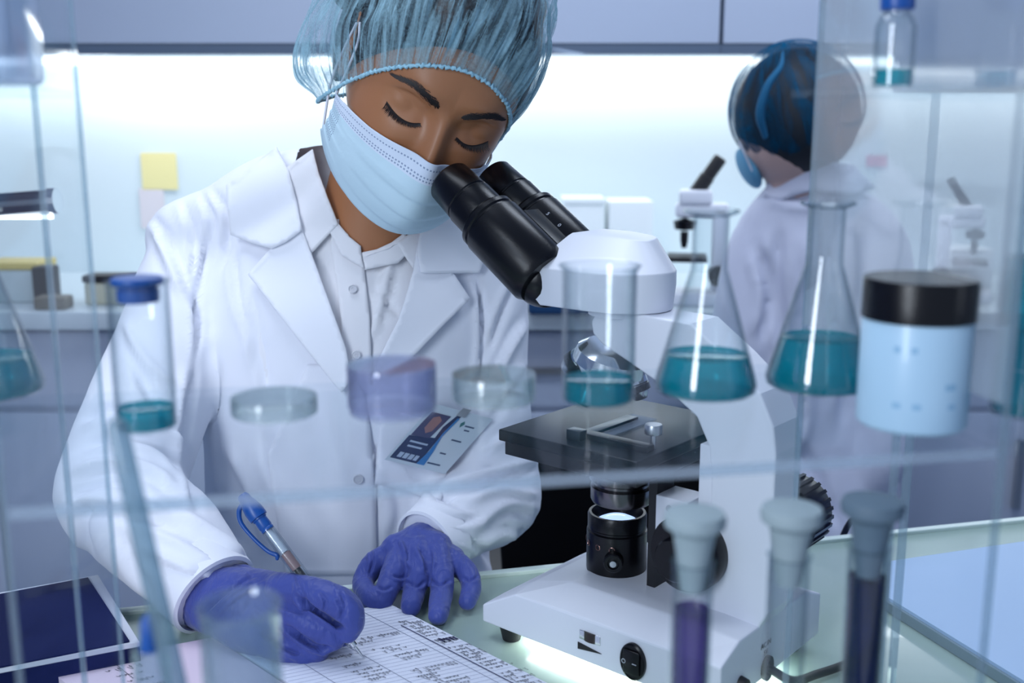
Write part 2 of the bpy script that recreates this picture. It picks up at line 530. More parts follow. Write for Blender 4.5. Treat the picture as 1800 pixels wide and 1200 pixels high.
# counter with lower cabinets
CT = 0.80
ctr = empty('laboratory_counter', (0, 2.60, 0)); tag(ctr, 'pale worktop running along the back wall under the lit backsplash', 'counter')
box('worktop', (0, 0.0, CT-0.02), (5.3, 0.64, 0.04), M_counter, ctr, bev=0.004)
lo = seams
for i in range(7):
    x0, x1 = lo[i], lo[i+1]
    u = empty('base_cabinet', ((x0+x1)/2, 2.62, 0.0))
    tag(u, 'lilac-grey base cabinet under the back worktop, '+['leftmost of the row', 'second from the left', 'left of the seated near person', 'behind the near person', 'behind the white microscope', 'behind the far person', 'rightmost, beyond the far person'][i], 'cabinet', 'base cabinets under the worktop')
    box('body', (0, 0.01, 0.38), (x1-x0-0.003, 0.54, 0.755), M_caplo, u)
    d = box('drawer', (0, -0.27, 0.66), (x1-x0-0.012, 0.02, 0.17), M_caplo, u, bev=0.002)
    box('handle', (0, -0.29, 0.66), (0.16, 0.014, 0.014), M_steel, d)
    d = box('door', (0, -0.27, 0.32), (x1-x0-0.012, 0.02, 0.48), M_caplo, u, bev=0.002)
    box('handle', (0.25, -0.29, 0.42), (0.014, 0.014, 0.16), M_steel, d)


def flat_note(name, px, py, wpx, hpx, col, label, cat, Y=WALLY-0.004, th=0.003):
    c = at(px, py, Y); k = Y/FPX*1.02
    o = box(name, (0, 0, 0), (wpx*k, th, hpx*k), pmat(name+'_paper', col, 0.8)); o.location = c
    tag(o, label, cat); return o


flat_note('sticky_note', 280, 301, 60, 62, S(240, 228, 165), 'square yellow sticky note on the lit backsplash', 'note')
flat_note('paper_note', 268, 366, 42, 68, S(226, 218, 222), 'pale pinkish paper note just below the yellow sticky note', 'note')
flat_note('wall_label', 1541, 283, 34, 18, S(205, 120, 150), 'small pink label on the backsplash right of the far person', 'label')

# things on the back counter
def on_counter(name, px, Y, prof_or_size, mat, label, cat, group=None, lid=None):
    x = at(px, 500, Y).x
    if isinstance(prof_or_size, tuple):
        sx, sy, sz = prof_or_size
        o = empty(name, (x, Y, CT))
        box('body', (0, 0, sz/2), (sx, sy, sz), mat, o, bev=0.006)
        if lid: box('lid', (0, 0, sz+0.008), (sx*1.05, sy*1.05, 0.016), lid, o, bev=0.003)
    tag(o, label, cat, group); return o


M_wbox = pmat('white_plastic', S(236, 242, 244), 0.4)
M_yel = pmat('yellow_plastic', S(214, 192, 110), 0.5)
on_counter('storage_tub', 1022, 2.72, (0.10, 0.12, 0.20), M_wbox, 'white lidded tub on the back counter, nearer the hair net of the two', 'tub', None, M_wbox)
on_counter('storage_carton', 1102, 2.72, (0.11, 0.12, 0.21), M_wbox, 'white carton on the back counter right of the white tub', 'box')
on_counter('sample_tub', 38, 2.45, (0.12, 0.10, 0.075), pmat('grey_tub', S(186, 200, 204), 0.5), 'pale tub with a yellow lid on the counter at the left', 'tub', None, M_yel)
on_counter('black_timer', 82, 2.40, (0.045, 0.05, 0.085), M_blackm, 'small black device beside the yellow-lidded tub', 'device')
on_counter('brown_block', 92, 2.33, (0.07, 0.05, 0.028), pmat('brown_block', S(110, 105, 95), 0.6), 'low brownish block in front of the black device', 'block')
on_counter('beige_rack', 195, 2.40, (0.10, 0.06, 0.05), pmat('beige_rack', S(190, 190, 172), 0.5), 'beige rack on the counter left of the near person\'s arm', 'rack', None, M_blackm)
on_counter('navy_case', 985, 2.30, (0.14, 0.10, 0.055), pmat('navy_case', S(22, 66, 110), 0.5), 'dark blue case on the counter seen below the eyepieces', 'case')
on_counter('white_bin', 1690, 2.55, (0.10, 0.10, 0.11), M_wbox, 'small white bin on the counter right of the far person', 'bin')


# far microscopes (blurred)
def far_scope(x, y, rz, s, label, es=1.0):
    o = empty('compound_microscope', (x, y, CT), rz); tag(o, label, 'microscope')
    bm = bmesh.new(); bx(bm, (0, 0, 0.02*s), (0.14*s, 0.20*s, 0.04*s), bev=0.008*s)
    bm_obj('foot', bm, M_white, o, True)
    bm = bmesh.new(); bx(bm, (0, 0.075*s, 0.16*s), (0.05*s, 0.045*s, 0.27*s), bev=0.01*s); bx(bm, (0, 0.02*s, 0.285*s), (0.05*s, 0.16*s, 0.045*s), bev=0.012*s)
    bm_obj('arm', bm, M_white, o, True)
    box('stage', (0, -0.02*s, 0.14*s), (0.13*s, 0.12*s, 0.015*s), M_blackm, o, bev=0.002)
    lathe('objective', [(0, 0), (0.008*s, 0), (0.012*s, 0.02*s), (0.013*s, 0.05*s), (0, 0.05*s)], M_black, o, 20, Matrix.Translation((0, -0.03*s, 0.17*s)))
    lathe('nosepiece', [(0, 0), (0.03*s, 0.005*s), (0.035*s, 0.03*s), (0, 0.04*s)], M_black, o, 24, Matrix.Translation((0, -0.03*s, 0.222*s)))
    box('head', (0, 0.0, 0.325*s), (0.07*s, 0.10*s, 0.045*s), M_white, o, bev=0.012*s)
    lathe('eyepiece', [(0, 0), (0.017*s*es, 0), (0.017*s*es, 0.06*s), (0.015*s*es, 0.062*s), (0.015*s*es, 0.125*s), (0.011*s*es, 0.13*s), (0, 0.13*s)], M_blackm, o, 24, axisM((0, 0.0, 0.335*s), (0, 0.55, 0.83)))
    lathe('focus_knob', [(0, -0.05*s), (0.03*s, -0.05*s), (0.03*s, 0.05*s), (0, 0.05*s)], M_blackm, o, 28, axisM((0, 0.075*s, 0.09*s), (1, 0, 0)))
    return o


far_scope(0.405, 2.40, -PI/2-0.15, 0.73, 'blurred white microscope with one black eyepiece in front of the far person', 1.35)
far_scope(1.03, 2.45, 1.2, 0.62, 'small white and black microscope on the counter right of the far person')

# chrome tap at the left
tp = empty('chrome_tap', (-0.86, 1.75, 0.0)); tag(tp, 'chrome lamp tube reaching in from the left edge behind the clear upright', 'lamp')
a0 = at(-160, 372, 1.55); a1 = at(92, 353, 1.55)
tp.location = (a0.x, a0.y, 0.0); bpy.context.view_layer.update()
tube('arm_tube', [a0, a1], [0.0165, 0.0165], pmat('dark_chrome', (0.22, 0.27, 0.33, 1), 0.22, metal=1), tp, 24, 'flat', world=True)
lathe('end_ring', [(0, 0), (0.0185, 0), (0.0185, 0.012), (0, 0.012)], M_chrome, tp, 28, axisM(a1-(a1-a0).normalized()*0.004, a1-a0), world=True)
tube('stand_pole', [(a0.x, a0.y, a0.z), (a0.x, a0.y, 0.03)], [0.012, 0.012], M_steel, tp, 18, 'flat', world=True)
lathe('foot_plate', [(0, 0), (0.12, 0), (0.12, 0.02), (0.1, 0.03), (0, 0.03)], M_steel, tp, 40)
bm = bmesh.new(); c = at(30, 381, 1.55); bx(bm, (c.x, c.y, c.z), (0.10, 0.012, 0.006), rz=0.0)
bm_obj('glint_strip', bm, pmat('glint_glow', (1, 1, 1, 1), 0.5, emit=(1, 1, 0.97, 1), estr=2.2), tp, world=True)  # glowing strip added to paint the bright glint along the tube's lower side

# black swivel chair behind the table
ch = empty('office_chair', (0.145, 1.45, 0)); tag(ch, 'black chair back rising behind the table and the microscope', 'chair')
V, F = loft_rings([(0.145, 1.42, 0.50, 0.10, 0.02, 0), (0.145, 1.42, 0.56, 0.155, 0.03, 0), (0.15, 1.43, 0.70, 0.165, 0.035, 0), (0.15, 1.44, 0.755, 0.155, 0.034, 0), (0.15, 1.445, 0.79, 0.125, 0.028, 0), (0.15, 1.45, 0.802, 0.06, 0.012, 0)], 40)
mesh_obj('backrest', V, F, pmat('chair_black', (0.002, 0.002, 0.003, 1), 0.8, spec=0.1), ch, world=True)
box('seat', (0, 0.22, 0.46), (0.42, 0.42, 0.07), M_blackm, ch, bev=0.02)
lathe('pole', [(0, 0.05), (0.025, 0.05), (0.025, 0.43), (0, 0.43)], M_steel, ch, 18, Matrix.Translation((0, 0.22, 0)))
for k in range(5):
    a = k*2*PI/5; tube('leg', [Vector((0, 0.22, 0.08)), Vector((0.26*math.cos(a), 0.22+0.26*math.sin(a), 0.02))], [0.018, 0.014], M_blackm, ch, 10)

# ================================================================== the bench table
TZ = 0.75
e0 = onz(620, 1032, TZ); e1_ = onz(1800, 912, TZ)
tdir = (e1_-e0).normalized(); tn = Vector((-tdir.y, tdir.x, 0))     # tn points away
M_table = pmat('frosted_green_glass', S(158, 178, 170), 0.22, spec=0.5, coat=0.2)
yaw_t = math.atan2(tdir.y, tdir.x)
tb = empty('bench_table', (e0.x, e0.y, 0), yaw_t); tag(tb, 'pale green glass-topped bench under the microscope and notebook', 'table')
box('tabletop', (0.55, -0.36, TZ-0.012), (2.6, 0.72, 0.024), M_table, tb, bev=0.003)
box('rear_lip', (0.55, -0.006, TZ+0.001), (2.6, 0.010, 0.006), pmat('table_lip', S(205, 220, 214), 0.3), tb, bev=0.001)
for sx in (-0.70, 1.78):
    for sy in (-0.06, -0.66): box('leg', (sx, sy, (TZ-0.024)/2), (0.05, 0.05, TZ-0.024), M_steel, tb)

# white board lying at the right
P = [onz(1560, 985, TZ+.012), onz(1815, 945, TZ+.012), onz(1940, 1290, TZ+.012), onz(1556, 1052, TZ+.012)]
P[1] = onz(1900, 935, TZ+.012)
def slab(name, P, z0, z1, mat, parent=None):
    bm = bmesh.new()
    lo_ = [bm.verts.new((p.x, p.y, z0)) for p in P]; hi = [bm.verts.new((p.x, p.y, z1)) for p in P]
    bm.faces.new(lo_); bm.faces.new(hi)
    n = len(P)
    for i in range(n): bm.faces.new((lo_[i], lo_[(i+1) % n], hi[(i+1) % n], hi[i]))
    return bm_obj(name, bm, mat, parent, world=parent is not None)


wb = empty('display_tray', (P[0].x, P[0].y, TZ)); tag(wb, 'flat pale blue tray with a grey rim lying at the right of the bench', 'tray')
ctrp = sum(P, Vector())/4
slab('rim', P, TZ+0.0005, TZ+0.010, pmat('tray_rim', S(120, 140, 150), 0.5), wb)
Q = [p.lerp(ctrp, 0.035) for p in P]
slab('panel', Q, TZ+0.010, TZ+0.013, pmat('tray_panel', S(166, 192, 222), 0.5), wb)

# navy box with pale rim at the left
zt = 0.774
P = [onz(-60, 1052, zt), onz(172, 1010, zt), onz(245, 1128, zt), onz(-60, 1186, zt)]
nb_ = empty('navy_case', (P[0].x, P[0].y, TZ)); tag(nb_, 'low navy blue case with a pale rim under the near person\'s sleeve', 'case')
slab('body', P, TZ+0.0005, zt-0.004, M_navy, nb_)
c_ = sum(P, Vector())/4
slab('rim', P, zt-0.004, zt, pmat('case_rim', S(196, 200, 212), 0.5), nb_)
slab('lid', [P[0]+Vector((0, -.008, 0)), P[1]+Vector((-.006, -.009, 0)), P[2]+Vector((-.008, -0.0005, 0)), P[3]+Vector((0, -.0005, 0))], zt, zt+0.0015, M_navy, nb_)

# ================================================================== notebook
NZ = TZ+0.008
K = onz(683, 1060, NZ); R2 = onz(962, 1200, NZ); L2 = onz(85, 1172, NZ)
ux = (L2-K).normalized()          # along the back edge to the left
uy = (R2-K).normalized()          # along the right edge, towards the photographer
W_, H_ = (L2-K).length, 0.24
nbk = empty('ruled_notebook', (K.x, K.y, TZ)); tag(nbk, 'open ruled notebook full of handwriting under the writing hand', 'notebook')


def npt(u, v, z=0.0): return K + ux*u + uy*v + Vector((0, 0, z))


def page(name, u0, u1, mat, z0, z1):
    return slab(name, [npt(u0, 0), npt(u1, 0), npt(u1, H_), npt(u0, H_)], z0, z1, mat, nbk)


page('page_block', 0.0, 0.158, pmat('paper_white', S(222, 226, 240), 0.7), TZ+0.0008, NZ)
page('left_page', 0.1605, W_, pmat('paper_pink', S(222, 204, 220), 0.7), TZ+0.0008, NZ-0.001)


def strips(name, lines, width, mat, z):
    V = []; F = []
    for L in lines:
        L = [Vector((p.x, p.y, 0)) for p in L]
        for i in range(len(L)-1):
            a, b = L[i], L[i+1]
            if (b-a).length < 1e-7: continue
            t = (b-a).normalized(); nn = Vector((-t.y, t.x, 0))*width*0.5; t = t*width*0.2
            s0 = len(V)
            for q in (a-nn-t, b-nn+t, b+nn+t, a+nn-t): V.append(Vector((q.x, q.y, z)))
            F.append((s0, s0+1, s0+2, s0+3))
    return mesh_obj(name, V, F, mat, nbk, False, True)


rul = []
for i in range(1, 38):
    v = i*0.0062
    rul.append([npt(0.001, v), npt(0.157, v)])
strips('ruled_lines', rul, 0.00032, pmat('rule_ink', S(160, 166, 190), 0.8), NZ+0.0002)
cl = [[npt(u, 0.0), npt(u, H_)] for u in (0.030, 0.083, 0.130)]
strips('column_lines', cl, 0.0005, pmat('column_ink', S(130, 135, 158), 0.8), NZ+0.0003)
M_ink = pmat('pen_ink', S(38, 40, 62), 0.6)


def scribble(u0, v0, n, h=0.0030, step=0.0016, slant=0.4):
    """a line of cursive words; written from the writer's side, so it runs from large u to small u? letters stand upside down to the camera"""
    P = []
    u = u0; words_ = []
    for k in range(n):
        up = h*(random.choice([0.45, 0.5, 0.55, 1.0, 1.2]))
        dn = h*random.choice([0, 0, 0, 0.05, 0.5])
        P += [(u, 0), (u-step*0.3-slant*up*0.4, up), (u-step*0.75, up*0.8), (u-step*0.6, -dn), (u-step, 0.1*h)]
        u -= step*random.uniform(0.8, 1.25)
        if random.random() < 0.16:
            words_.append(P); P = []; u -= step*1.1
    if P: words_.append(P)
    out = []
    for wd in words_:
        if len(wd) < 3: continue
        c = cat([(a, b, 0) for a, b in wd], 3)
        out.append([npt(a, v0+b) for a, b, _ in c])
    return out


ink = []
for i in range(5, 38):
    v = i*0.0062+0.0008
    if i > 6 and random.random() < .8: ink += scribble(0.020-random.uniform(0, .003), v, random.randint(4, 7), 0.0036, 0.0022)
    if i > 8 and random.random() < .72: ink += scribble(0.078-random.uniform(0, .016), v+random.uniform(-.0008, .0008), random.randint(4, 10), random.uniform(.0034, .0052), random.uniform(.0026, .0036))
    if i > 13 and random.random() < .55: ink += scribble(0.124-random.uniform(0, .018), v, random.randint(4, 8), 0.0036, 0.0030)
strips('handwriting', ink, 0.00036, M_ink, NZ+0.0005)
bold = [[npt(0.022, 0.052), npt(0.022, H_)]] + scribble(0.016, 0.094, 5, 0.0052, 0.0030)
strips('bold_line', bold, 0.0010, pmat('bold_ink', S(36, 36, 84), 0.6), NZ+0.0007)
lp = []
for k in range(5): lp += scribble(W_-0.030-0.003*k, 0.014+k*0.013, 4, 0.004, 0.004)
lp += [[npt(W_-0.03, 0.010), npt(W_-0.012, 0.0105)], [npt(W_-0.045, 0.018), npt(W_-0.045, 0.05)]]
strips('left_handwriting', lp, 0.0005, M_ink, NZ-0.0006)

# ================================================================== microscope
MO = Vector((0.092, 0.895, 0))
md = Vector((0.762, -0.648, 0)).normalized()      # towards the column
mw = Vector((-md.y, md.x, 0))                      # to the far side
MM = Matrix(((md.x, mw.x, 0, MO.x), (md.y, mw.y, 0, MO.y), (0, 0, 1, TZ), (0, 0, 0, 1)))
mic = bpy.data.objects.new('binocular_microscope', None); COL.objects.link(mic); mic.matrix_world = MM; mic.empty_display_size = .02
bpy.context.view_layer.update()
tag(mic, 'white binocular microscope with black eyepieces and black stage on the bench', 'microscope')
BZ = 0.014
S0, S1, T0, T1 = -0.088, 0.150, -0.079, 0.092
# base: sloped shoulders up to a plateau
bm = bmesh.new()


st_ = [(S0, .017, .018, .0), (S0+.038, .038, .041, .0), (S0+.078, .0385, .052, .0), (S1-.030, .0385, .052, .0), (S1, .0385, .050, .0)]
RG = []
for s_, h_, p_, _ in st_:
    RG.append([bm.verts.new((s_, t_, BZ+z_)) for t_, z_ in ((T0, .001), (T0, h_), (T0+.028, p_), (T1-.028, p_), (T1, h_), (T1, .001))])
bm.faces.new(RG[0]); bm.faces.new(list(reversed(RG[-1])))
for a, b in zip(RG[:-1], RG[1:]):
    for k in range(6): bm.faces.new((a[k], b[k], b[(k+1) % 6], a[(k+1) % 6]))
base = bm_obj('base', bm, M_white, mic)
bv = base.modifiers.new('b', 'BEVEL'); bv.width = 0.0016; bv.segments = 2; bv.limit_method = 'ANGLE'; bv.angle_limit = math.radians(8)
for s in (S0+0.022, S1-0.02):
    for t in (T0+0.014, T1-0.014):
        lathe('rubber_foot', [(0, 0.0005), (0.008, 0.0005), (0.011, BZ), (0, BZ)], M_blackm, mic, 24, Matrix.Translation((s, t, 0)))
# light under the base, spilling on the frosted glass
l = bpy.data.lights.new('base_glow', 'AREA'); l.shape = 'RECTANGLE'; l.size = 0.20; l.size_y = 0.10; l.energy = 0.62; l.color = (1.0, 1.0, 0.96)
lo_ = bpy.data.objects.new('base_glow', l); COL.objects.link(lo_); lo_.parent = mic; lo_.location = (0.045, -0.012, BZ-0.001)

# brightness wheel, wedge mark and switch on the near side (-t) face
lathe('brightness_wheel', [(0, -.004), (0.0125, -.004), (0.0125, .004), (0, .004)], pmat('wheel_dark', (0.02, 0.012, 0.01, 1), 0.25), mic, 40, Matrix.Translation((0.030, T0+0.0105, BZ+0.024)))
box('wheel_window', (0.030, T0-0.0002, BZ+0.024), (0.021, 0.001, 0.008), M_chrome, mic, bev=0.0004)
bm = bmesh.new(); v = [bm.verts.new(p) for p in ((0.018, T0-.0008, BZ+.0165), (0.042, T0-.0008, BZ+.0135), (0.018, T0-.0008, BZ+.0105), (0.018, T0+.0008, BZ+.0165), (0.042, T0+.0008, BZ+.0135), (0.018, T0+.0008, BZ+.0105))]
bm.faces.new(v[:3]); bm.faces.new(v[3:])
for i in range(3): bm.faces.new((v[i], v[(i+1) % 3], v[3+(i+1) % 3], v[3+i]))
bm_obj('wedge_mark', bm, M_blackm, mic)
sw = lathe('power_switch', [(0, 0), (0.0125, 0), (0.0125, .0025), (0.0112, .0035), (0.0112, 0.0028), (0, .0028)], M_black, mic, 48, axisM((0.073, T0, BZ+0.018), (0, -1, 0)) @ Matrix.Diagonal((0.95, 1.25, 1, 1)))
rk = box('rocker', (0.073, T0-0.0034, BZ+0.018), (0.015, 0.003, 0.020), M_black, sw, bev=0.001)
V, F = [], []
tl = mesh_obj('switch_mark', *lathe_data([(0.0014, 0), (0.0019, 0), (0.0019, .0003), (0.0014, .0003), (0.0014, 0)], 24, axisM((0.0665, T0-0.0050, BZ+0.018), (0, -1, 0))), pmat('mark_white', S(190, 195, 205), 0.6), sw, False)
box('switch_mark', (0.0765, T0-0.0051, BZ+0.018), (0.004, 0.0003, 0.0006), MATS['mark_white'], sw)


def text(name, body, size, M, mat, parent, ext=0.0001):
    c = bpy.data.curves.new(name, 'FONT'); c.body = body; c.size = size; c.extrude = ext; c.align_x = 'CENTER'
    o = bpy.data.objects.new(name, c); COL.objects.link(o)
    dg = bpy.context.evaluated_depsgraph_get(); me = bpy.data.meshes.new_from_object(o.evaluated_get(dg)); bpy.data.objects.remove(o)
    me.transform(M); me.materials.clear(); me.materials.append(mat)
    o = bpy.data.objects.new(name, me); COL.objects.link(o); o.parent = parent
    return o


# back face lettering: text plane looks along +s
MT = Matrix(((0, 0, 1, S1+0.0004), (1, 0, 0, 0), (0, 1, 0, 0), (0, 0, 0, 1)))
text('lettering', 'AC IN', 0.0062, MT @ Matrix.Translation((-0.008, BZ+0.0285, 0)), M_blackm, mic)
text('lettering', '5V', 0.0062, MT @ Matrix.Translation((-0.008, BZ+0.0215, 0)), M_blackm, mic)
lathe('power_socket', [(0, 0), (0.0105, 0), (0.0105, .003), (0.006, .003), (0.005, -0.004), (0, -.004)], M_blackm, mic, 32, axisM((S1, -0.006, BZ+0.0095), (1, 0, 0)) @ Matrix.Diagonal((0.8, 1, 1, 1)))
lathe('fuse_cap', [(0, 0), (0.0095, 0), (0.0085, .006), (0, .007)], M_blackm, mic, 32, axisM((S1, -0.048, BZ+0.010), (1, 0, 0)) @ Matrix.Diagonal((0.7, 1, 1, 1)))

# column and arm as one casting (profile in s-z swept along t)
PT = BZ+0.051
prof = [(0.103, PT-0.004), (0.149, PT-0.004), (0.157, PT+0.012), (0.157, 0.205), (0.154, 0.226), (0.142, 0.250), (0.115, 0.272), (0.080, 0.296), (0.030, 0.298), (0.004, 0.298), (-0.010, 0.295), (-0.016, 0.286), (-0.014, 0.276), (-0.004, 0.268),
        (0.020, 0.258), (0.060, 0.240), (0.088, 0.222), (0.100, 0.200), (0.103, 0.170)]
bm = bmesh.new(); a = [bm.verts.new((s, -0.0215, z)) for s, z in prof]; b = [bm.verts.new((s, 0.0215, z)) for s, z in prof]
bm.faces.new(a); bm.faces.new(list(reversed(b)))
for i in range(len(a)): bm.faces.new((a[i], b[i], b[(i+1) % len(a)], a[(i+1) % len(a)]))
arm = bm_obj('arm_column', bm, M_white, mic)
bv = arm.modifiers.new('b', 'BEVEL'); bv.width = 0.002; bv.segments = 3; bv.limit_method = 'ANGLE'; bv.angle_limit = math.radians(35)
box('column_step', (0.097, 0, 0.125), (0.014, 0.036, 0.150), M_white, mic, bev=0.001)
bk = box('stage_bracket', (0.066, -0.004, 0.118), (0.030, 0.030, 0.062), M_white, mic, bev=0.001)
lathe('screw', [(0, 0), (0.003, 0), (0.0026, .0012), (0.001, .0012), (0.0006, .0004), (0, .0004)], M_steel, bk, 24, axisM((0.064, -0.0188, 0.140), (0, -1, 0)))
box('focus_rack', (0.047, -0.004, 0.120), (0.008, 0.026, 0.115), M_blackm, mic)
# focus knobs
lathe('coarse_focus_knob', [(0, 0), (0.031, 0), (0.0315, .004), (0.0315, .014), (0.030, .017), (0.018, .017), (0.018, .030), (0.0165, .032), (0, .032)], M_black, mic, 64, axisM((0.090, -0.0215, 0.112), (0, -1, 0)))
kv, kf = [], []
prof_k = [(0, 0), (0.018, 0), (0.018, .020), (0.028, .022), (0.030, .026), (0.030, .060), (0.0285, .063), (0, .063)]
kn = lathe('ribbed_focus_knob', prof_k, M_black, mic, 64, axisM((0.130, 0.0215, 0.128), (0, 1, 0)))
for k in range(26):
    a = 2*PI*k/26
    Mk = axisM((0.130, 0.0215, 0.128), (0, 1, 0))
    if k == 0: ribm = bmesh.new()
    bx(ribm, (0.0302*math.cos(a), 0.0302*math.sin(a), 0.043), (0.003, 0.003, 0.034), rz=a, M=Mk)
bm_obj('knob_ribs', ribm, M_black, kn)

# illuminator
il = lathe('illuminator', [(0, PT-.001), (0.0262, PT-.001), (0.0265, PT+0.001), (0.0265, PT+0.036), (0.0250, PT+0.037), (0.0250, PT+0.0385), (0.0258, PT+0.0395), (0.0258, PT+0.050), (0.0248, PT+0.052), (0.0225, PT+0.052), (0.0185, PT+0.043), (0, PT+0.043)], M_black, mic, 72)
lathe('lamp_lens', [(0, PT+0.0485), (0.006, PT+0.048), (0.012, PT+0.0462), (0.0172, PT+0.0436), (0.0172, PT+0.042), (0, PT+0.042)], pmat('lit_lens', (0.3, 0.4, 0.7, 1), 0.08, emit=(0.42, 0.60, 1.0, 1), estr=1.15, var=0.3, vscale=60), il, 48)
for k in range(4):
    a = -2.62+k*0.50
    lathe('vent_hole', [(0, 0), (0.0022, 0), (0.0026, .0005), (0.0022, .0007), (0.0016, -.0005), (0, -.0008)], pmat('copper_glint', (0.35, 0.2, 0.17, 1), 0.25, metal=1), il, 20, axisM((0.0263*math.cos(a), 0.0263*math.sin(a), PT+0.026), (math.cos(a), math.sin(a), 0)))
a = -1.05
ss = lathe('clamp_screw', [(0, 0), (0.0085, 0), (0.0085, .007), (0.0075, .008), (0.005, .008), (0.0045, .0065), (0, .0065)], M_black, il, 36, axisM((0.0262*math.cos(a), 0.0262*math.sin(a), PT+0.017), (math.cos(a), math.sin(a), 0)))
lathe('screw_core', [(0, 0), (0.0032, 0), (0.0028, .0025), (0, .0027)], M_steel, ss, 24, axisM((0.0327*math.cos(a), 0.0327*math.sin(a), PT+0.017), (math.cos(a), math.sin(a), 0)))

# condenser
lathe('condenser', [(0, 0.128), (0.0255, 0.128), (0.027, 0.131), (0.027, 0.142), (0.0245, 0.144), (0.0245, 0.146), (0.028, 0.148), (0.028, 0.162), (0.024, 0.165), (0.024, 0.178), (0, 0.178)], pmat('condenser_metal', (0.16, 0.15, 0.16, 1), 0.22, metal=1), mic, 56, Matrix.Translation((0.004, 0.0, 0)))

# stage
SZ = 0.190
M_stage = pmat('stage_black', (0.006, 0.010, 0.013, 1), 0.34, spec=0.25, bump=0.1, bscale=900, bdist=.0003)
st = box('stage', (-0.006, 0.012, SZ-0.003), (0.142, 0.163, 0.010), M_stage, mic, bev=0.0012)
box('lower_plate', (-0.004, 0.012, SZ-0.0140), (0.136, 0.158, 0.012), M_blackm, st, bev=0.001)
box('slide_rail', (0.018, -0.040, SZ+0.004), (0.080, 0.012, 0.006), M_stage, st, bev=0.0008)
sh = box('slide_holder', (-0.008, -0.010, SZ+0.0035), (0.012, 0.085, 0.003), pmat('holder_grey', (0.06, 0.075, 0.085, 1), 0.3, metal=0.7), st, bev=0.0006)
box('holder_block', (-0.008, -0.050, SZ+0.006), (0.014, 0.010, 0.009), MATS['holder_grey'], sh, bev=0.0006)
box('glass_slide', (-0.001, 0.006, SZ+0.0032), (0.026, 0.070, 0.0012), M_glass, mic)
kb = lathe('stage_knob', [(0, 0.0), (0.0022, 0.0), (0.0022, .012), (0.0068, .012), (0.0072, .013), (0.0072, .019), (0.0066, .020), (0, .020)], M_steel, st, 32, Matrix.Translation((0.054, -0.030, SZ+0.002)))

# nosepiece and objectives
ndir = Vector((-0.30, 0, -0.95)).normalized()
nc = Vector((-0.006, 0, 0.262))
lathe('nosepiece', [(0, 0), (0.024, 0), (0.031, .006), (0.033, .016), (0.026, .024), (0, .028)], M_chrome, mic, 56, axisM(nc, ndir))
for k in range(4):
    a = PI+0.22+k*PI/2
    out_ = Vector((0.95, 0, -0.30))*math.cos(a)+Vector((0, 1, 0))*math.sin(a)
    dd = (ndir*0.80+out_*0.60).normalized()
    p0 = nc+ndir*0.013+out_*0.020
    L = [0.030, 0.036, 0.026, 0.033][k]
    ob = lathe('objective', [(0, 0), (0.0095, 0), (0.0105, .003), (0.0105, L*0.45), (0.0090, L*0.5), (0.0090, L*0.78), (0.0055, L), (0.003, L), (0, L*0.97)], M_chrome, mic, 36, axisM(p0, dd))
    lathe('objective_ring', [(0.0096, L*0.52), (0.0108, L*0.52), (0.0108, L*0.72), (0.0096, L*0.72), (0.0096, L*0.52)], M_black, ob, 36, axisM(p0, dd))

# binocular head: white prism housing
HZ0, HZ1 = 0.298, 0.360
# plan: flat slanted front towards -s, rounded back
bm = bmesh.new()
plan = []
for t in (-0.040, 0.040): pass
def plan_ring(front, w0, r, z, back=0.050, near=None):
    wn = w0 if near is None else near
    pts = [(front, -wn), (front, w0)]
    for k in range(0, 13):
        a = PI/2 - PI*k/12
        pts.append((back-r+r*math.cos(a), (w0*0.98)*math.sin(a) if a > 0 else (wn*0.98)*math.sin(a)))
    return [bm.verts.new((s, t, z)) for s, t in pts]


r0 = plan_ring(-0.056, 0.040, 0.045, HZ0, 0.044); r1 = plan_ring(-0.076, 0.042, 0.045, HZ0+0.020, 0.046)
r2 = plan_ring(-0.066, 0.042, 0.045, HZ0+0.032, 0.046); r3 = plan_ring(-0.048, 0.040, 0.040, HZ0+0.0575, 0.026, 0.012); r4 = plan_ring(-0.0465, 0.037, 0.036, HZ0+0.0595, 0.010, 0.008)
bm.faces.new(list(reversed(r0))); bm.faces.new(r4)
for a, b in ((r0, r1), (r1, r2), (r2, r3), (r3, r4)):
    n = len(a)
    for k in range(n): bm.faces.new((a[k], a[(k+1) % n], b[(k+1) % n], b[k]))
hd = bm_obj('prism_housing', bm, M_white, mic, smooth=True, angle=30)
bv = hd.modifiers.new('b', 'BEVEL'); bv.width = 0.0016; bv.segments = 3; bv.limit_method = 'ANGLE'; bv.angle_limit = math.radians(28)
lathe('head_collar', [(0, 0.292), (0.028, 0.292), (0.028, 0.299), (0, 0.299)], M_white, mic, 48)

ea = math.radians(35.5)
ed = Vector((-math.cos(ea), 0, math.sin(ea)))
for sgn, nm in ((-1, 0), (1, 1)):
    root = Vector((-0.060, sgn*0.0295, HZ0+0.021))
    # black body of the tube with its hinge half
    prof_b = [(0, 0), (0.025, 0.0), (0.0285, 0.006), (0.0285, 0.070), (0.0262, 0.072), (0.0262, 0.0735), (0.0275, 0.075), (0.0275, 0.079), (0.0245, 0.082), (0, 0.082)]
    bt = lathe('eyepiece_tube', prof_b, M_black, mic, 64, axisM(root, ed))
    lathe('eyepiece', [(0, 0.081), (0.0225, 0.081), (0.0230, 0.083), (0.0230, 0.103), (0.0214, 0.1045), (0.0214, 0.106), (0.0222, 0.107), (0.0208, 0.134), (0.0194, 0.136), (0.0170, 0.1355), (0.015, 0.1335), (0, 0.1335)], M_black, bt, 64, axisM(root, ed))
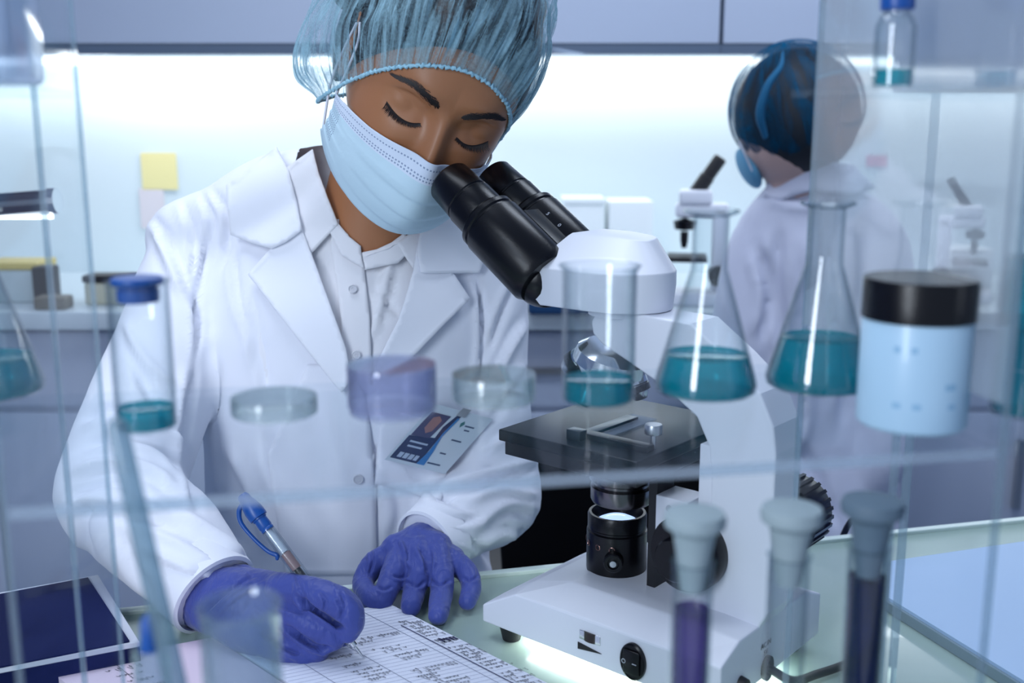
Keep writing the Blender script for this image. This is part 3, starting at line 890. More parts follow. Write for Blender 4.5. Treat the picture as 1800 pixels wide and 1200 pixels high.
# web between the tubes and lower wedge
up_e = Vector((math.sin(ea), 0, math.cos(ea)))
def ebox(name, c, sz, mat, bev=0.004):
    q = Matrix((( ed.x, 0, up_e.x, 0), (0, 1, 0, 0), (ed.z, 0, up_e.z, 0), (0, 0, 0, 1)))
    return box(name, (0, 0, 0), sz, mat, mic, bev=bev, M=Matrix.Translation(c) @ q)


ebox('hinge_web', Vector((-0.060, 0, HZ0+0.022))+ed*0.033-up_e*0.001, (0.070, 0.056, 0.040), M_black)
ebox('hinge_plate', Vector((-0.060, 0, HZ0+0.022))+ed*0.033+up_e*0.0205, (0.060, 0.020, 0.002), M_black, 0.0006)
V, F = ellipsoid_data(Vector((-0.068, -0.018, HZ0+0.020)), (0.026, 0.030, 0.026), [], [])
mesh_obj('tube_shoulder', V, F, M_black, mic)
V, F = ellipsoid_data(Vector((-0.068, 0.018, HZ0+0.020)), (0.026, 0.030, 0.026), [], [])
mesh_obj('tube_shoulder', V, F, M_black, mic)
# engraved scale on the far tube: 5 and 0 with a ring
for i, (tx, pp) in enumerate((('5', 0.052), ('0', 0.036))):
    c = Vector((-0.062, 0.0295, HZ0+0.022))+ed*pp+(up_e*0.8+Vector((0, -0.6, 0))).normalized()*0.0287
    zz = (up_e*0.8+Vector((0, -0.6, 0))).normalized(); xx = (-ed); yy = zz.cross(xx)
    text('engraving', tx, 0.005, Matrix(((xx.x, yy.x, zz.x, c.x), (xx.y, yy.y, zz.y, c.y), (xx.z, yy.z, zz.z, c.z), (0, 0, 0, 1))), MATS['mark_white'], mic)

# cable from the socket
def on_m(s, t, z): return MM @ Vector((s, t, z))


g = onz(1560, 1125, TZ+0.005)
pts = [on_m(S1+0.003, -0.006, BZ+0.0095), on_m(S1+0.022, -0.002, BZ+0.004), onz(1435, 1185, TZ+0.006), onz(1490, 1165, TZ+0.005), onz(1560, 1115, TZ+0.005), onz(1600, 1040, TZ+0.005), onz(1580, 985, TZ+0.006), onz(1545, 955, TZ+0.006), at(1500, 930, e0.lerp(e1_, 0.75).y+0.02)+Vector((0, 0, 0.012)), at(1475, 955, e0.lerp(e1_, 0.75).y+0.05)+Vector((0, 0, -0.01)), at(1478, 1060, e0.lerp(e1_, 0.75).y+0.06)]
pts[4] = onz(1535, 1135, TZ+0.005); pts[5] = onz(1540, 1070, TZ+0.005); pts[6] = onz(1532, 1010, TZ+0.005); pts[7] = onz(1520, 965, TZ+0.006)
cb = tube('power_cable', pts, 0.0036, M_blackm, None, 12, n=10)
tag(cb, 'black power cable curling from the back of the microscope over the far bench edge', 'cable')


# ================================================================== clear shelf unit in front
SHZ = 1.054
F0 = onz(0, 893, SHZ); F1 = onz(1240, 818, SHZ)
sd = (F1-F0); sd.z = 0; sd.normalize(); sn = Vector((-sd.y, sd.x, 0))
yaw_s = math.atan2(sd.y, sd.x)


def spt(u, v): return F0 + sd*u + sn*v   # u along the front edge, v away from the camera (z = SHZ)


# side panel positions: right one has its front edge at 1735 px, back edge at 1448 px
uR = None; best = 9
for i in range(2000):
    u = i*0.0005
    p = spt(u, 0.0); q, _ = project(np.array([[p.x, p.y, 1.0]]))
    if abs(q[0][0]-1748) < best: best = abs(q[0][0]-1748); uR = u
depth_s = 0.23; best = 9e9
for i in range(100, 900):
    v = i*0.0005; p = spt(uR, v); q, _ = project(np.array([[p.x, p.y, 1.25]]))
    if abs(q[0][0]-1448) < best: best = abs(q[0][0]-1448); depth_s = v
depth_s = min(depth_s, 0.26)
uL = -0.02; best = 9e9
for i in range(-400, 600):
    u = i*0.0005; p = spt(u, depth_s); q, _ = project(np.array([[p.x, p.y, 1.05]]))
    if abs(q[0][0]-172) < best: best = abs(q[0][0]-172); uL = u
print('shelf', uL, uR, depth_s)
rack = empty('clear_shelf_unit', spt(uL, 0)-Vector((0, 0, SHZ-TZ)), yaw_s)
tag(rack, 'clear acrylic shelf unit standing in front, carrying the glassware', 'shelf')


def sbox(name, u0, u1, v0, v1, z0, z1, mat, parent=rack):
    a = spt(u0, v0); b = spt(u1, v1); c = (a+b)/2
    return box(name, (c.x, c.y, (z0+z1)/2), (u1-u0, v1-v0, z1-z0), mat, parent, rz=yaw_s, world=True)


sbox('middle_shelf', uL+.003, uR-.003, 0, depth_s-0.02, SHZ-0.005, SHZ, M_acryl)
sbox('shelf_front_edge', uL+.003, uR-.003, -0.0008, 0.0, SHZ-0.005, SHZ, glassmat('edge_band', (0.80, 0.88, 0.92), (0.6, 0.7, 0.78), 1.5, 0.15, 0.25, (0.85, 0.9, 1)))
sbox('side_panel', uR-.003, uR, 0, depth_s, SHZ+.02, 1.46, M_veil)
sbox('side_panel', uR-.003, uR, 0, depth_s, TZ+.001, SHZ+.02, M_acryl)
sbox('side_panel', uL, uL+.003, 0, depth_s, TZ+.001, 1.46, M_acryl)
for u, wd_ in ((uR-.0035, .004), (uL, .0026)):
    sbox('panel_edge', u, u+wd_, -0.0012, 0, TZ+.001, 1.46, M_edge)
    sbox('panel_edge', u, u+wd_, depth_s, depth_s+0.0012, TZ+.001, 1.46, M_edge)
# slim rear posts
def post_at(px, v, z=1.1):
    best = 9e9; bu = 0
    for i in range(-300, 1400):
        u = i*0.0005; p = spt(u, v); q, _ = project(np.array([[p.x, p.y, z]]))
        if abs(q[0][0]-px) < best: best = abs(q[0][0]-px); bu = u
    return bu


u = post_at(1622, depth_s+0.02)
sbox('rear_post', u-.0022, u+.0022, depth_s+0.018, depth_s+0.022, TZ+.001, 1.46, M_edge)
u = post_at(1555, 0.12, 0.92)
sbox('middle_post', u-.0016, u+.0016, 0.118, 0.122, TZ+.001, SHZ-.005, M_edge)
u = post_at(92, depth_s+0.02)
sbox('rear_post', u-.0014, u+.0014, depth_s+0.018, depth_s+0.022, TZ+.001, 1.46, M_edge)
USZ = 1.216
sbox('upper_shelf', uR+.001, uR+0.22, 0.02, depth_s, USZ-.004, USZ, M_acryl)
uu = post_at(1450, depth_s, 1.2)
uu = post_at(1462, 0.07, 1.216)
sbox('upper_shelf', uu, uR-.004, 0.02, 0.115, USZ-.004, USZ, M_acryl)
sbox('upper_shelf', uL-0.15, uL-.001, 0.0, depth_s, USZ-.004, USZ, M_acryl)
sbox('outer_panel', uR+0.217, uR+0.22, 0.02, depth_s, TZ+.001, 1.46, M_acryl)
sbox('side_shelf', uR+.001, uR+0.217, 0.0, depth_s-.02, SHZ-.005, SHZ, M_acryl)
sbox('side_shelf', uL-0.15, uL-.001, 0.0, depth_s-.02, SHZ-.005, SHZ, M_acryl)
sbox('outer_panel', uL-0.153, uL-0.15, 0.0, depth_s, TZ+.001, 1.46, M_acryl)


# ------------------------------------------------------------------ glassware on the shelf
def spot(px, base_py, z=SHZ): return onz(px, base_py, z)


def mpp(p):
    _, d = project(np.array([[p.x, p.y, p.z]])); return d[0]/FPX


def ware(name, p, label, cat, group=None):
    o = empty(name, p); tag(o, label, cat, group); return o


def vessel(parent, outer, wall, liquid_z, liq, glass=M_glass, seg=72, name='glass_body'):
    """outer: (r,z) profile from the base centre up; inner wall follows"""
    inner = [(max(0.0, r-wall), z+(wall if i < 2 else 0)) for i, (r, z) in enumerate(outer)]
    prof = outer + list(reversed(inner))
    b = lathe(name, prof, glass, parent, seg)
    if liq:
        lp_ = [(0, wall*1.15)]
        zs = [z for _, z in outer]
        def rad(z):
            for (r0_, z0_), (r1_, z1_) in zip(outer[:-1], outer[1:]):
                if z0_ <= z <= z1_ and z1_ > z0_: return r0_+(r1_-r0_)*(z-z0_)/(z1_-z0_)
            return outer[-1][0]
        N_ = 8
        for k in range(N_+1):
            z = wall*1.15+(liquid_z-wall*1.15)*k/N_
            lp_.append((max(0.0005, rad(z)-wall*1.1), z))
        lp_.append((max(0.0005, rad(liquid_z)-wall*1.1-0.0012), liquid_z-0.0006)); lp_.append((0, liquid_z-0.0006))
        lathe('liquid', lp_, liq, parent, seg)
    return b


# beaker
p = spot(1051, 703); k = mpp(p)
o = ware('beaker', p, 'small beaker with a shallow layer of teal liquid in front of the microscope stage', 'beaker')
r = 64*k; h = 238*k
vessel(o, [(0, 0), (r*.92, 0), (r, r*.09), (r, h*.96), (r*1.10, h), (r*1.12, h*1.004)], 0.0011, h*0.17, M_teal)
# erlenmeyer flasks


def flask(px, bpy_, wpx, neckpx, hpx, neckh, lippx, liq_frac, label):
    p = spot(px, bpy_); k = mpp(p); o = ware('conical_flask', p, label, 'flask')
    R, rn, h, hn, rl = wpx/2*k, neckpx/2*k, hpx*k, neckh*k, lippx/2*k
    prof = [(0, 0), (R*.90, 0), (R*.98, R*.06), (R, R*.17), (R*.97, R*.32), (rn+(R*.97-rn)*0.12, h-hn*1.12), (rn*1.02, h-hn*0.94), (rn, h-hn*.8), (rn, h*.965), (rl, h*.985), (rl, h), (rl*.94, h)]
    vessel(o, prof, 0.0011, h*liq_frac, M_teal)
    return o


flask(1239, 688, 178, 62, 318, 108, 96, 0.215, 'conical flask with teal liquid between the beaker and the next flask')
flask(1437, 678, 182, 62, 322, 112, 94, 0.275, 'conical flask with teal liquid directly left of the black-lidded jar')
flask(-18, 690, 185, 62, 320, 110, 94, 0.20, 'conical flask with teal liquid cut off by the left edge of the picture')

# jar with black lid
p = spot(1600, 743); k = mpp(p)
o = ware('screw_top_jar', p, 'pale blue jar with a broad black screw lid', 'jar'); R = 93*k; h = 258*k
lathe('jar_body', [(0, 0), (R*.93, 0), (R*.99, R*.06), (R, R*.12), (R, h*.70), (R*.97, h*.73), (0, h*.73)], pmat('pale_blue_jar', S(176, 208, 230), 0.35, coat=0.2), o, 72)
lathe('screw_lid', [(0, h*.73), (R*1.01, h*.73), (R*1.025, h*.735), (R*1.025, h*.985), (R*1.0, h), (0, h)], M_black, o, 72)
# faint printed marks on the jar
mk = pmat('faint_print', S(142, 184, 214), 0.5)
def jar_mark(a, z, w_, h_):
    V = []; F = []
    for i in range(5):
        aa = a+w_/R*(i/4-0.5)
        for zz in (z-h_/2, z+h_/2): V.append((R*1.004*math.cos(aa), R*1.004*math.sin(aa), zz))
    for i in range(4): F.append((2*i, 2*i+2, 2*i+3, 2*i+1))
    mesh_obj('printed_mark', V, F, mk, o)


for a, z, ww, hh in ((-2.25, h*.57, .003, .003), (-1.95, h*.57, .003, .0028), (-2.2, h*.20, .004, .0028), (-1.85, h*.20, .004, .0028), (-1.25, h*.33, .006, .003), (-1.2, h*.2, .004, .0025)): jar_mark(a, z, ww, hh)

# measuring cylinder at right
p = spot(1803, 726); k = mpp(p)
o = ware('measuring_cylinder', p, 'tall glass cylinder of dark teal liquid at the right edge', 'cylinder'); R = 62*k; h = 575*k
vessel(o, [(0, 0), (R*.94, 0), (R, R*.08), (R, h*.985), (R*1.06, h), (R*1.07, h*1.002)], 0.0016, h*.48, M_teal)
o2 = lathe('graduation_marks', sum([[(R*1.002, h*(.15+.03*i)), (R*1.006, h*(.151+.03*i))] for i in range(1)], []), M_white, o, 48)

# vial with blue stopper
p = spot(259, 752); k = mpp(p)
o = ware('stoppered_vial', p, 'upright glass vial with a blue stopper and a little teal liquid at the left', 'vial'); R = 52*k; h = 262*k
vessel(o, [(0, 0), (R*.92, 0), (R, R*.1), (R, h*.97), (R*1.03, h), (R*1.04, h*1.002)], 0.0012, h*.15, M_teal)
lathe('stopper', [(0, h*.86), (R*.66, h*.86), (R*.68, h*.88), (R*.68, h*.945), (R*.60, h*.95), (R*.60, h*.965), (R*.8, h*.97), (R*.86, h*1.0), (R*.8, h*1.02), (0, h*1.02)], M_bluecap, o, 48)


# dishes
def dish(px, bpy_, wpx, hpx, label, mat=M_dish, lid=True, cat='dish', name='petri_dish'):
    p = spot(px, bpy_); k = mpp(p); o = ware(name, p, label, cat); R = wpx/2*k; h = hpx*k
    vessel(o, [(0, 0), (R*.93, 0), (R*.965, R*.03), (R*.965, h*.92), (R*.955, h*.93)], 0.0011, 0, None, mat, name='dish')
    if lid:
        prof = [(R*.985, h*.15), (R, h*.15), (R, h*.93), (R*.985, h), (0, h), (0, h-.001), (R*.97, h-.001), (R*.985, h*.9), (R*.985, h*.15)]
        lathe('lid', prof, mat, o, 72)
    return o


dish(483, 728, 150, 34, 'low clear glass dish on the shelf at the left of three')
dish(868, 704, 148, 50, 'clear glass dish on the shelf between the lilac dish and the beaker')
dish(690, 724, 156, 88, 'deep lilac-tinted lidded glass dish in the middle of the shelf', M_lilac, True, 'dish', 'lidded_dish')

# things on the upper shelves
p = onz(1568, 168, USZ); p = at(1568, 150, spt(uR-0.02, 0.065).y); p.z = USZ; k = mpp(p)
o = ware('dropper_bottle', p, 'small clear bottle with a blue cap on the high shelf', 'bottle'); R = 35*k; h = 128*k
vessel(o, [(0, 0), (R*.9, 0), (R, R*.1), (R, h*.80), (R*.8, h*.93), (R*.62, h*.97), (R*.62, h*1.06)], 0.001, h*.24, M_teal)
lathe('cap', [(0, h*1.02), (R*.82, h*1.02), (R*.84, h*1.04), (R*.84, h*1.3), (R*.8, h*1.32), (0, h*1.32)], M_bluecap, o, 40)
c = spt(uR+0.085, 0.10)
bxr = box('storage_carton', (0, 0, 0.10), (0.085, 0.11, 0.20), pmat('carton_blue_grey', S(150, 172, 208), 0.6), None, bev=0.002); bxr.location = (c.x, c.y, USZ); bxr.rotation_euler.z = yaw_s
bxr.location = (at(1768, 100, c.y).x+0.008, c.y, USZ)
tag(bxr, 'blue-grey carton on the high shelf at the upper right corner', 'box')
c = spt(uL-0.06, 0.10); c = Vector((at(-45, 100, c.y).x, c.y, USZ))
bxl = box('plastic_tub', (0, 0, 0.09), (0.045, 0.06, 0.18), glassmat('cloudy_plastic', (0.7, 0.76, 0.86), (0.55, 0.62, 0.75), 1.0, 0.1, 0.5, (0.66, 0.74, 0.88)), None, bev=0.004); bxl.location = c; bxl.rotation_euler.z = yaw_s
tag(bxl, 'cloudy pale plastic tub on the high shelf at the upper left corner', 'tub')


# ------------------------------------------------------------------ stoppered test tubes in a rack, nearest the camera
def test_tube(px, top_py, Y, liq_py, liq, rub, label, tilt=0.0):
    top = at(px, top_py, Y)                      # rim of the glass
    k = mpp(top); R = 36*k; L = 0.150
    o = ware('test_tube', Vector((top.x, top.y, top.z-L)), label, 'test tube')
    prof = [(0, 0)]+[(R*math.sin(a), R-R*math.cos(a)) for a in (.3, .6, .9, 1.2, PI/2)]+[(R, L-0.001), (R*1.10, L)]
    zl = at(px, liq_py, Y).z-(top.z-L)
    inner = [(max(0, r-.0010), z+(.001 if i == 0 else 0)) for i, (r, z) in enumerate(prof)]
    lathe('tube', prof+list(reversed(inner)), M_glass, o, 56)
    if liq:
        rl = R-.0012
        lathe('liquid', [(0, .0013)]+[(rl*math.sin(a), rl-rl*math.cos(a)+.0013) for a in (.3, .6, .9, 1.2, PI/2)]+[(rl, zl), (rl*.93, zl-.0015), (0, zl-.002)], liq, o, 56)
    lathe('stopper', [(0, L-0.014), (R*.60, L-0.014), (R*.66, L-.010), (R*.84, L+.002), (R*1.02, L+.012), (R*1.10, L+.0140), (R*1.46, L+.0165), (R*1.52, L+.0195), (R*1.42, L+.0225), (R*.5, L+.0235), (0, L+.0235)], rub, o, 56)
    o.rotation_euler.y = tilt
    return o, Vector((top.x, top.y, top.z-L)), R


tubes = []
tubes.append(test_tube(1219, 985, 0.45, 1068, M_purple, M_rubber, 'stoppered test tube of violet liquid in front of the microscope base'))
tubes.append(test_tube(1388, 975, 0.46, 1400, None, M_rubber, 'empty stoppered test tube in the middle of the three'))
tubes.append(test_tube(1529, 960, 0.47, 1012, M_deepblue, M_rubber2, 'stoppered test tube of deep blue liquid, rightmost of the three'))
cx = sum(t[1].x for t in tubes)/3; cy = 0.46
zb = min(t[1].z for t in tubes)
rk = empty('test_tube_rack', (cx, cy, TZ)); tag(rk, 'white rack holding the three stoppered test tubes below the picture edge', 'rack')
box('base_plate', (0, 0, zb-TZ-0.005), (0.22, 0.05, 0.01), M_white, rk)
for s in (-0.105, 0.105): box('end_panel', (s, 0, (zb-TZ)/2-0.005), (0.008, 0.05, zb-TZ-.012), M_white, rk)

# glass rod, near beaker and small vial at lower left
p = at(420, 1062, 0.40); k = mpp(p); R = 70*k; hb = 0.085
o = ware('small_beaker', Vector((p.x, p.y, p.z-hb)), 'blurred clear beaker at the bottom, over the writing hand', 'beaker')
vessel(o, [(0, 0), (R*.92, 0), (R, R*.09), (R, hb*.95), (R*1.06, hb), (R*1.07, hb*1.002)], 0.0022, 0, None, glassmat('thick_glass', (0.84, 0.90, 0.93), (0.45, 0.55, 0.6), 1.2, 0.06, 0.10, (0.75, 0.83, 0.9)))
p2 = at(262, 1100, 0.40); k = mpp(p2)
o = ware('capped_vial', Vector((p2.x, p2.y, p2.z-0.07)), 'blurred small vial with a dark blue cap at the lower left', 'vial'); R2_ = 33*k
vessel(o, [(0, 0), (R2_*.9, 0), (R2_, R2_*.1), (R2_, 0.060), (R2_*1.0, 0.061)], 0.0012, 0.03, glassmat('pink_liquid', (0.85, 0.72, 0.78), (0.6, 0.45, 0.5), 0.8, 0.1, 0.3, (0.8, 0.6, 0.66)), MATS['thick_glass'])
lathe('cap', [(0, 0.060), (R2_*.55, 0.060), (R2_*.5, 0.063), (R2_*.45, 0.072), (R2_*.2, 0.075), (0, 0.075)], M_bluecap, o, 40)
lt = empty('glass_platform', (p.x-0.03, 0.40, TZ)); tag(lt, 'low white stand carrying the near beaker and the vial', 'stand')
zb1 = p.z-hb-TZ; zb2 = p2.z-0.07-TZ
box('top_step', (0.03, 0, zb1-0.005), (0.045, 0.05, 0.01), M_white, lt); box('leg', (0.03, 0, (zb1-.01)/2), (0.02, 0.04, zb1-.01), M_white, lt)
box('top_step', (p2.x-p.x+0.03, 0, zb2-0.005), (0.03, 0.05, 0.01), M_white, lt); box('leg', (p2.x-p.x+0.03, 0, (zb2-.01)/2), (0.015, 0.04, zb2-.01), M_white, lt)
ra = at(207, 752, 0.395); rb = at(312, 1215, 0.385)
rb2 = ra+(rb-ra)*1.25
rod = tube('stirring_rod', [ra, rb2], [0.0040, 0.0044], glassmat('rod_glass', (0.62, 0.74, 0.80), (0.22, 0.34, 0.40), 1.3, 0.1, 0.35, (0.40, 0.54, 0.62)), None, 20)
tag(rod, 'blurred grey glass rod slanting down from the shelf at the left', 'rod')


# ================================================================== the near person
def sstep(a, b, x): t = np.clip((x-a)/(b-a), 0, 1); return t*t*(3-2*t)
def gs(x, s): return np.exp(-(x/s)**2)


EYE_X, EYE_Z = 0.0315, -0.002


def head_half_width(z):
    w_ = 0.0725*np.ones_like(z)
    w_ = w_*(1-0.30*sstep(-0.035, -0.112, z))
    return w_


def faceF(x, z):
    """forward distance of the face surface at (x,z); head frame: x to her left, forward positive, z up"""
    hw = head_half_width(z)
    up = np.where(z > 0, 0.125, 0.150)
    q = np.clip(1-(np.abs(x)/hw)**2.4-(np.abs(z)/up)**2.3, 0.0, 1)
    F = 0.093*q**0.46
    F = F - 0.006*sstep(-0.06, -0.11, z)*gs(x, 0.05)
    F += 0.0035*gs(z-0.026, 0.010)*gs(np.abs(x)-0.022, 0.022)            # brow
    F -= 0.0100*gs((np.abs(x)-0.030)/1.0, 0.017)*gs(z-0.002, 0.013)      # sockets
    F -= 0.0040*gs(np.abs(x)-0.0145, 0.007)*gs(z+0.001, 0.011)           # inner corners
    F += 0.0045*gs(np.abs(x)-0.042, 0.022)*gs(z+0.034, 0.018)            # cheeks
    F -= 0.0020*gs(z-0.008, 0.012)*gs(x, 0.012)
    t = np.clip((0.010-z)/0.052, 0, 1.15)
    ridge = 0.0020+0.0205*t**1.25
    ridge = ridge*np.where(z < -0.046, np.clip(1-(-(z+0.046))/0.012, 0, 1), 1)*(z < 0.03)
    ridge = ridge*sstep(0.034, 0.004, z)
    wd = 0.0072+0.0052*np.clip(t, 0, 1)**2
    F += ridge*np.exp(-np.abs(x/wd)**2.2)
    F += 0.006*gs(np.abs(x)-0.013, 0.006)*gs(z+0.044, 0.008)             # nostril wings
    F += 0.004*gs(z+0.075, 0.012)*gs(x, 0.024)                           # mouth
    F += 0.004*gs(z+0.106, 0.012)*gs(x, 0.02)                            # chin
    # closed lids over the eyeballs
    for s in (-1, 1):
        ex = s*EYE_X
        c = 0.0655
        r2 = 0.0142**2-((x-ex)*0.86)**2-(z-EYE_Z)**2
        E = np.where(r2 > 0, c+np.sqrt(np.maximum(r2, 0)), 0)
        k = 0.0016
        m = np.maximum(F, E); F = np.where(E > F-0.004, m+k*np.exp(-np.abs(F-E)/k)*0.5, F)
        cz = 0.0060+0.0045*(1-((x-ex)/0.017)**2)                          # crease above the lid
        F -= 0.0024*gs(z-cz, 0.0015)*gs(x-ex, 0.0145)
        lz = lash_z(x, s)
        F -= 0.0012*gs(z-lz+0.0016, 0.0011)*gs(x-ex, 0.0125)              # under the lash line
    return F


def lash_z(x, s):
    u = (x-s*EYE_X)/0.0148
    return -0.0068-0.0042*(1-u*u)+0.0006*u*s


# head frame in the room
HS = 1.096
Epos = at(778, 219, 0.990)
def rotm(ax, deg): return Matrix.Rotation(math.radians(deg), 3, ax)


Rh = rotm('Y', 21.0) @ rotm('X', 0) @ rotm('Z', 11.0)
Rh = rotm('Y', 21.5) @ rotm('Z', 19.0) @ rotm('X', 26.0)
# local axes: x, forward -> -Y, up z. Pitch forward: rotate about X so that forward(-Y) tips down
Hc = Epos - Rh @ Vector((0, -0.088*HS, 0))


def H(x, f, z):
    return Hc + Rh @ (Vector((x, -f, z))*HS)


def Hn(A):
    """array of (x,f,z) -> room"""
    B = A.copy(); B[:, 1] *= -1; B *= HS
    return B @ np.array(Rh).T + np.array(Hc)


me = bpy.data.meshes.new('t'); bm = bmesh.new(); bmesh.ops.create_icosphere(bm, subdivisions=7, radius=1); bm.to_mesh(me); bm.free()
nv = len(me.vertices); co = np.empty(nv*3); me.vertices.foreach_get('co', co); co = co.reshape(-1, 3)
hf = [tuple(p.vertices) for p in me.polygons]; bpy.data.meshes.remove(me)
x = co[:, 0]; f = -co[:, 1]; z = co[:, 2]
# front density: squeeze directions
X = x*0.0725; Z = np.where(z > 0, z*0.122, z*0.122)
# front half heightfield, blended to the ellipsoid at the limb
hw = head_half_width(Z); X = x*hw
backF = np.where(f < 0, 0.100*f, 0)
lim = np.sqrt(np.clip(1-x**2-z**2, 0, 1))
base_f = 0.093*np.clip(1-np.abs(x)**2.4-(np.abs(Z)/np.where(Z > 0, .125, .15))**2.3, 0, 1)**0.46
FF = faceF(X, Z)
detail = FF-base_f
wgt = sstep(0.10, 0.45, f)
Fw = np.where(f > 0, (0.093*f*(1-sstep(.0, .5, f)) + base_f*sstep(.0, .5, f)) + detail*wgt, 0.100*f)
# jaw underside: pull the back below the ears forward to leave the neck
Fw = np.where(f <= 0, Fw*(1-0.35*sstep(-0.03, -0.12, Z)), Fw)
headV = Hn(np.stack([X, Fw, Z], 1))

person = empty('person', (-0.19, 1.22, 0.0))
tag(person, 'person in a white coat, blue hair net and mask, writing beside the microscope', 'person')

# ---- body: neck, torso, arms, united with the head into one mesh
BV, BF = [], []
neck_top = H(0, -0.030, -0.055)
neck_base = Vector((-0.160, 1.165, 1.085))
tube_data([neck_base-Vector((0, 0, .03)), neck_base.lerp(neck_top, .45)+Vector((0, 0.004, 0)), neck_top], [0.056, 0.0550, 0.055], 28, 'round', BV, BF)
loft_rings([(-0.20, 1.23, 0.46, .15, .11, 0), (-.195, 1.22, .62, .145, .10, 0), (-.19, 1.20, .78, .125, .088, 0), (-.185, 1.19, .95, .125, .080, 0), (-.183, 1.195, 1.02, .120, .062, 0), (-.172, 1.185, 1.06, .070, .050, 0), (-.165, 1.18, 1.085, .045, .035, 0)], 40, BV, BF)
RS = Vector((-0.338, 1.195, 1.045)); RE = at(212, 868, 1.00); RW = at(388, 1056, 0.897)
LS = Vector((-0.040, 1.195, 1.020)); LE = at(872, 872, 1.125); LW = at(742, 962, 1.020)
tube_data([RS+Vector((.03,0,-.02)), RE, RW], [0.030, 0.030, 0.025], 20, 'round', BV, BF, smooth=False)
tube_data([LS+Vector((-.02,0,-.02)), LE, LW], [0.030, 0.030, 0.022], 20, 'round', BV, BF, smooth=False)
bv_, bf_, bn_ = remesh(BV, BF, 0.006, 3)
allV = np.vstack([headV, bv_]); allF = hf + [tuple(i+len(headV) for i in q) for q in bf_]
body = mesh_obj('body', allV, allF, M_skin, person, True, True)


# ears
def ear(s):
    V, F = ellipsoid_data(Vector((s*0.0735, 0.010, -0.012)), (0.006, 0.017, 0.030), [], [])
    V2, F2 = tube_data([Vector((s*0.0765, 0.010+0.013*math.cos(a), -0.008+0.026*math.sin(a))) for a in np.linspace(-1.3, 3.6, 10)], 0.0034, 8)
    n0 = len(V); V += V2; F += [tuple(i+n0 for i in q) for q in F2]
    V = [Hc+Rh @ (v*HS) for v in V]
    mesh_obj('ear', V, F, M_skin, body, True, True)


ear(-1); ear(1)

# eyebrows and lashes as hair
def hair_tris(name, strands, mat, parent):
    V = []; F = []
    for p0, p1, p2, wd in strands:
        d = (p2-p0).normalized(); vw = (p0-Vector((0, 0, CZ))).normalized(); sd_ = d.cross(vw).normalized()*wd
        s0 = len(V); V += [p0-sd_, p0+sd_, p1+sd_*.7, p1-sd_*.7, p2]
        F += [(s0, s0+1, s0+2, s0+3), (s0+3, s0+2, s0+4)]
    return mesh_obj(name, V, F, mat, parent, True, True)


M_brow = pmat('brow_hair', (0.012, 0.007, 0.008, 1), 0.6)
def FP(xx, zz, o=0.0):
    Fv = float(faceF(np.array([xx]), np.array([zz]))[0]); return H(xx, Fv+o, zz)


for s in (-1, 1):
    st = []
    for i in range(1100):
        u = random.random()                     # 0 inner .. 1 outer
        cx_ = 0.0100+0.0400*u; cz_ = 0.0140+0.0085*math.sin(min(u*1.25, 1)*PI*0.55)-0.0100*max(0, u-0.62)**1.2*2
        th = 0.0082*(1-u**2.2*0.85)*(min(1, u*6+0.40))
        dz = max(-1.5, min(1.5, random.gauss(0, .62)))*th*0.46
        x0 = s*(cx_); z0 = cz_+dz
        ang = (1.0-1.05*u)*(1 if dz < 0 else 0.5)+random.uniform(-.25, .25)
        L = random.uniform(0.0035, 0.0060)*(1-0.3*u)
        x1 = x0+s*math.cos(ang)*L*.5; z1 = z0+math.sin(ang)*L*.5; x2 = x0+s*math.cos(ang*.8)*L; z2 = z0+math.sin(ang*.6)*L*.9
        st.append((FP(x0, z0, .0001), FP(x1, z1, .0007), FP(x2, z2, .0005), 0.00017))
    hair_tris('eyebrow', st, M_brow, body)
    st = []
    for i in range(95):
        u = -1+2*i/94
        xx = s*EYE_X+0.0148*u; zz = float(lash_z(xx, s))
        out = u*s
        p0 = FP(xx, zz, .0002); L = 0.0075*(0.75+0.35*out)*random.uniform(.75, 1.1)
        F0_ = float(faceF(np.array([xx]), np.array([zz]))[0])
        dx = u*0.0030+s*0.0010+random.uniform(-.001, .001)
        p1 = H(xx+dx*.4, F0_+L*.50, zz-L*.42); p2 = H(xx+dx, F0_+L*.98, zz-L*.50)
        st.append((p0, p1, p2, 0.00030))
    hair_tris('eyelashes', st, M_brow, body)
    tube('lash_line', [FP(s*EYE_X+0.0150*u, float(lash_z(s*EYE_X+0.0150*u, s)), .0001) for u in np.linspace(-1, 1, 15)], [0.0003]+[.00065]*13+[.0003], M_brow, body, 6, n=2, world=True)

# ---- face mask
M_mask = bpy.data.materials.new('mask_fabric'); M_mask.use_nodes = True
n = M_mask.node_tree; pb = n.nodes['Principled BSDF']; pb.inputs['Roughness'].default_value = 0.75; pb.inputs['Specular IOR Level'].default_value = 0.2
uvn = n.nodes.new('ShaderNodeUVMap'); sx_ = n.nodes.new('ShaderNodeSeparateXYZ'); n.links.new(uvn.outputs[0], sx_.inputs[0])


def mth(op, a, b=None, c=None):
    m = n.nodes.new('ShaderNodeMath'); m.operation = op
    for i, v in enumerate((a, b, c)):
        if v is None: continue
        if isinstance(v, (int, float)): m.inputs[i].default_value = v
        else: n.links.new(v, m.inputs[i])
    return m.outputs[0]


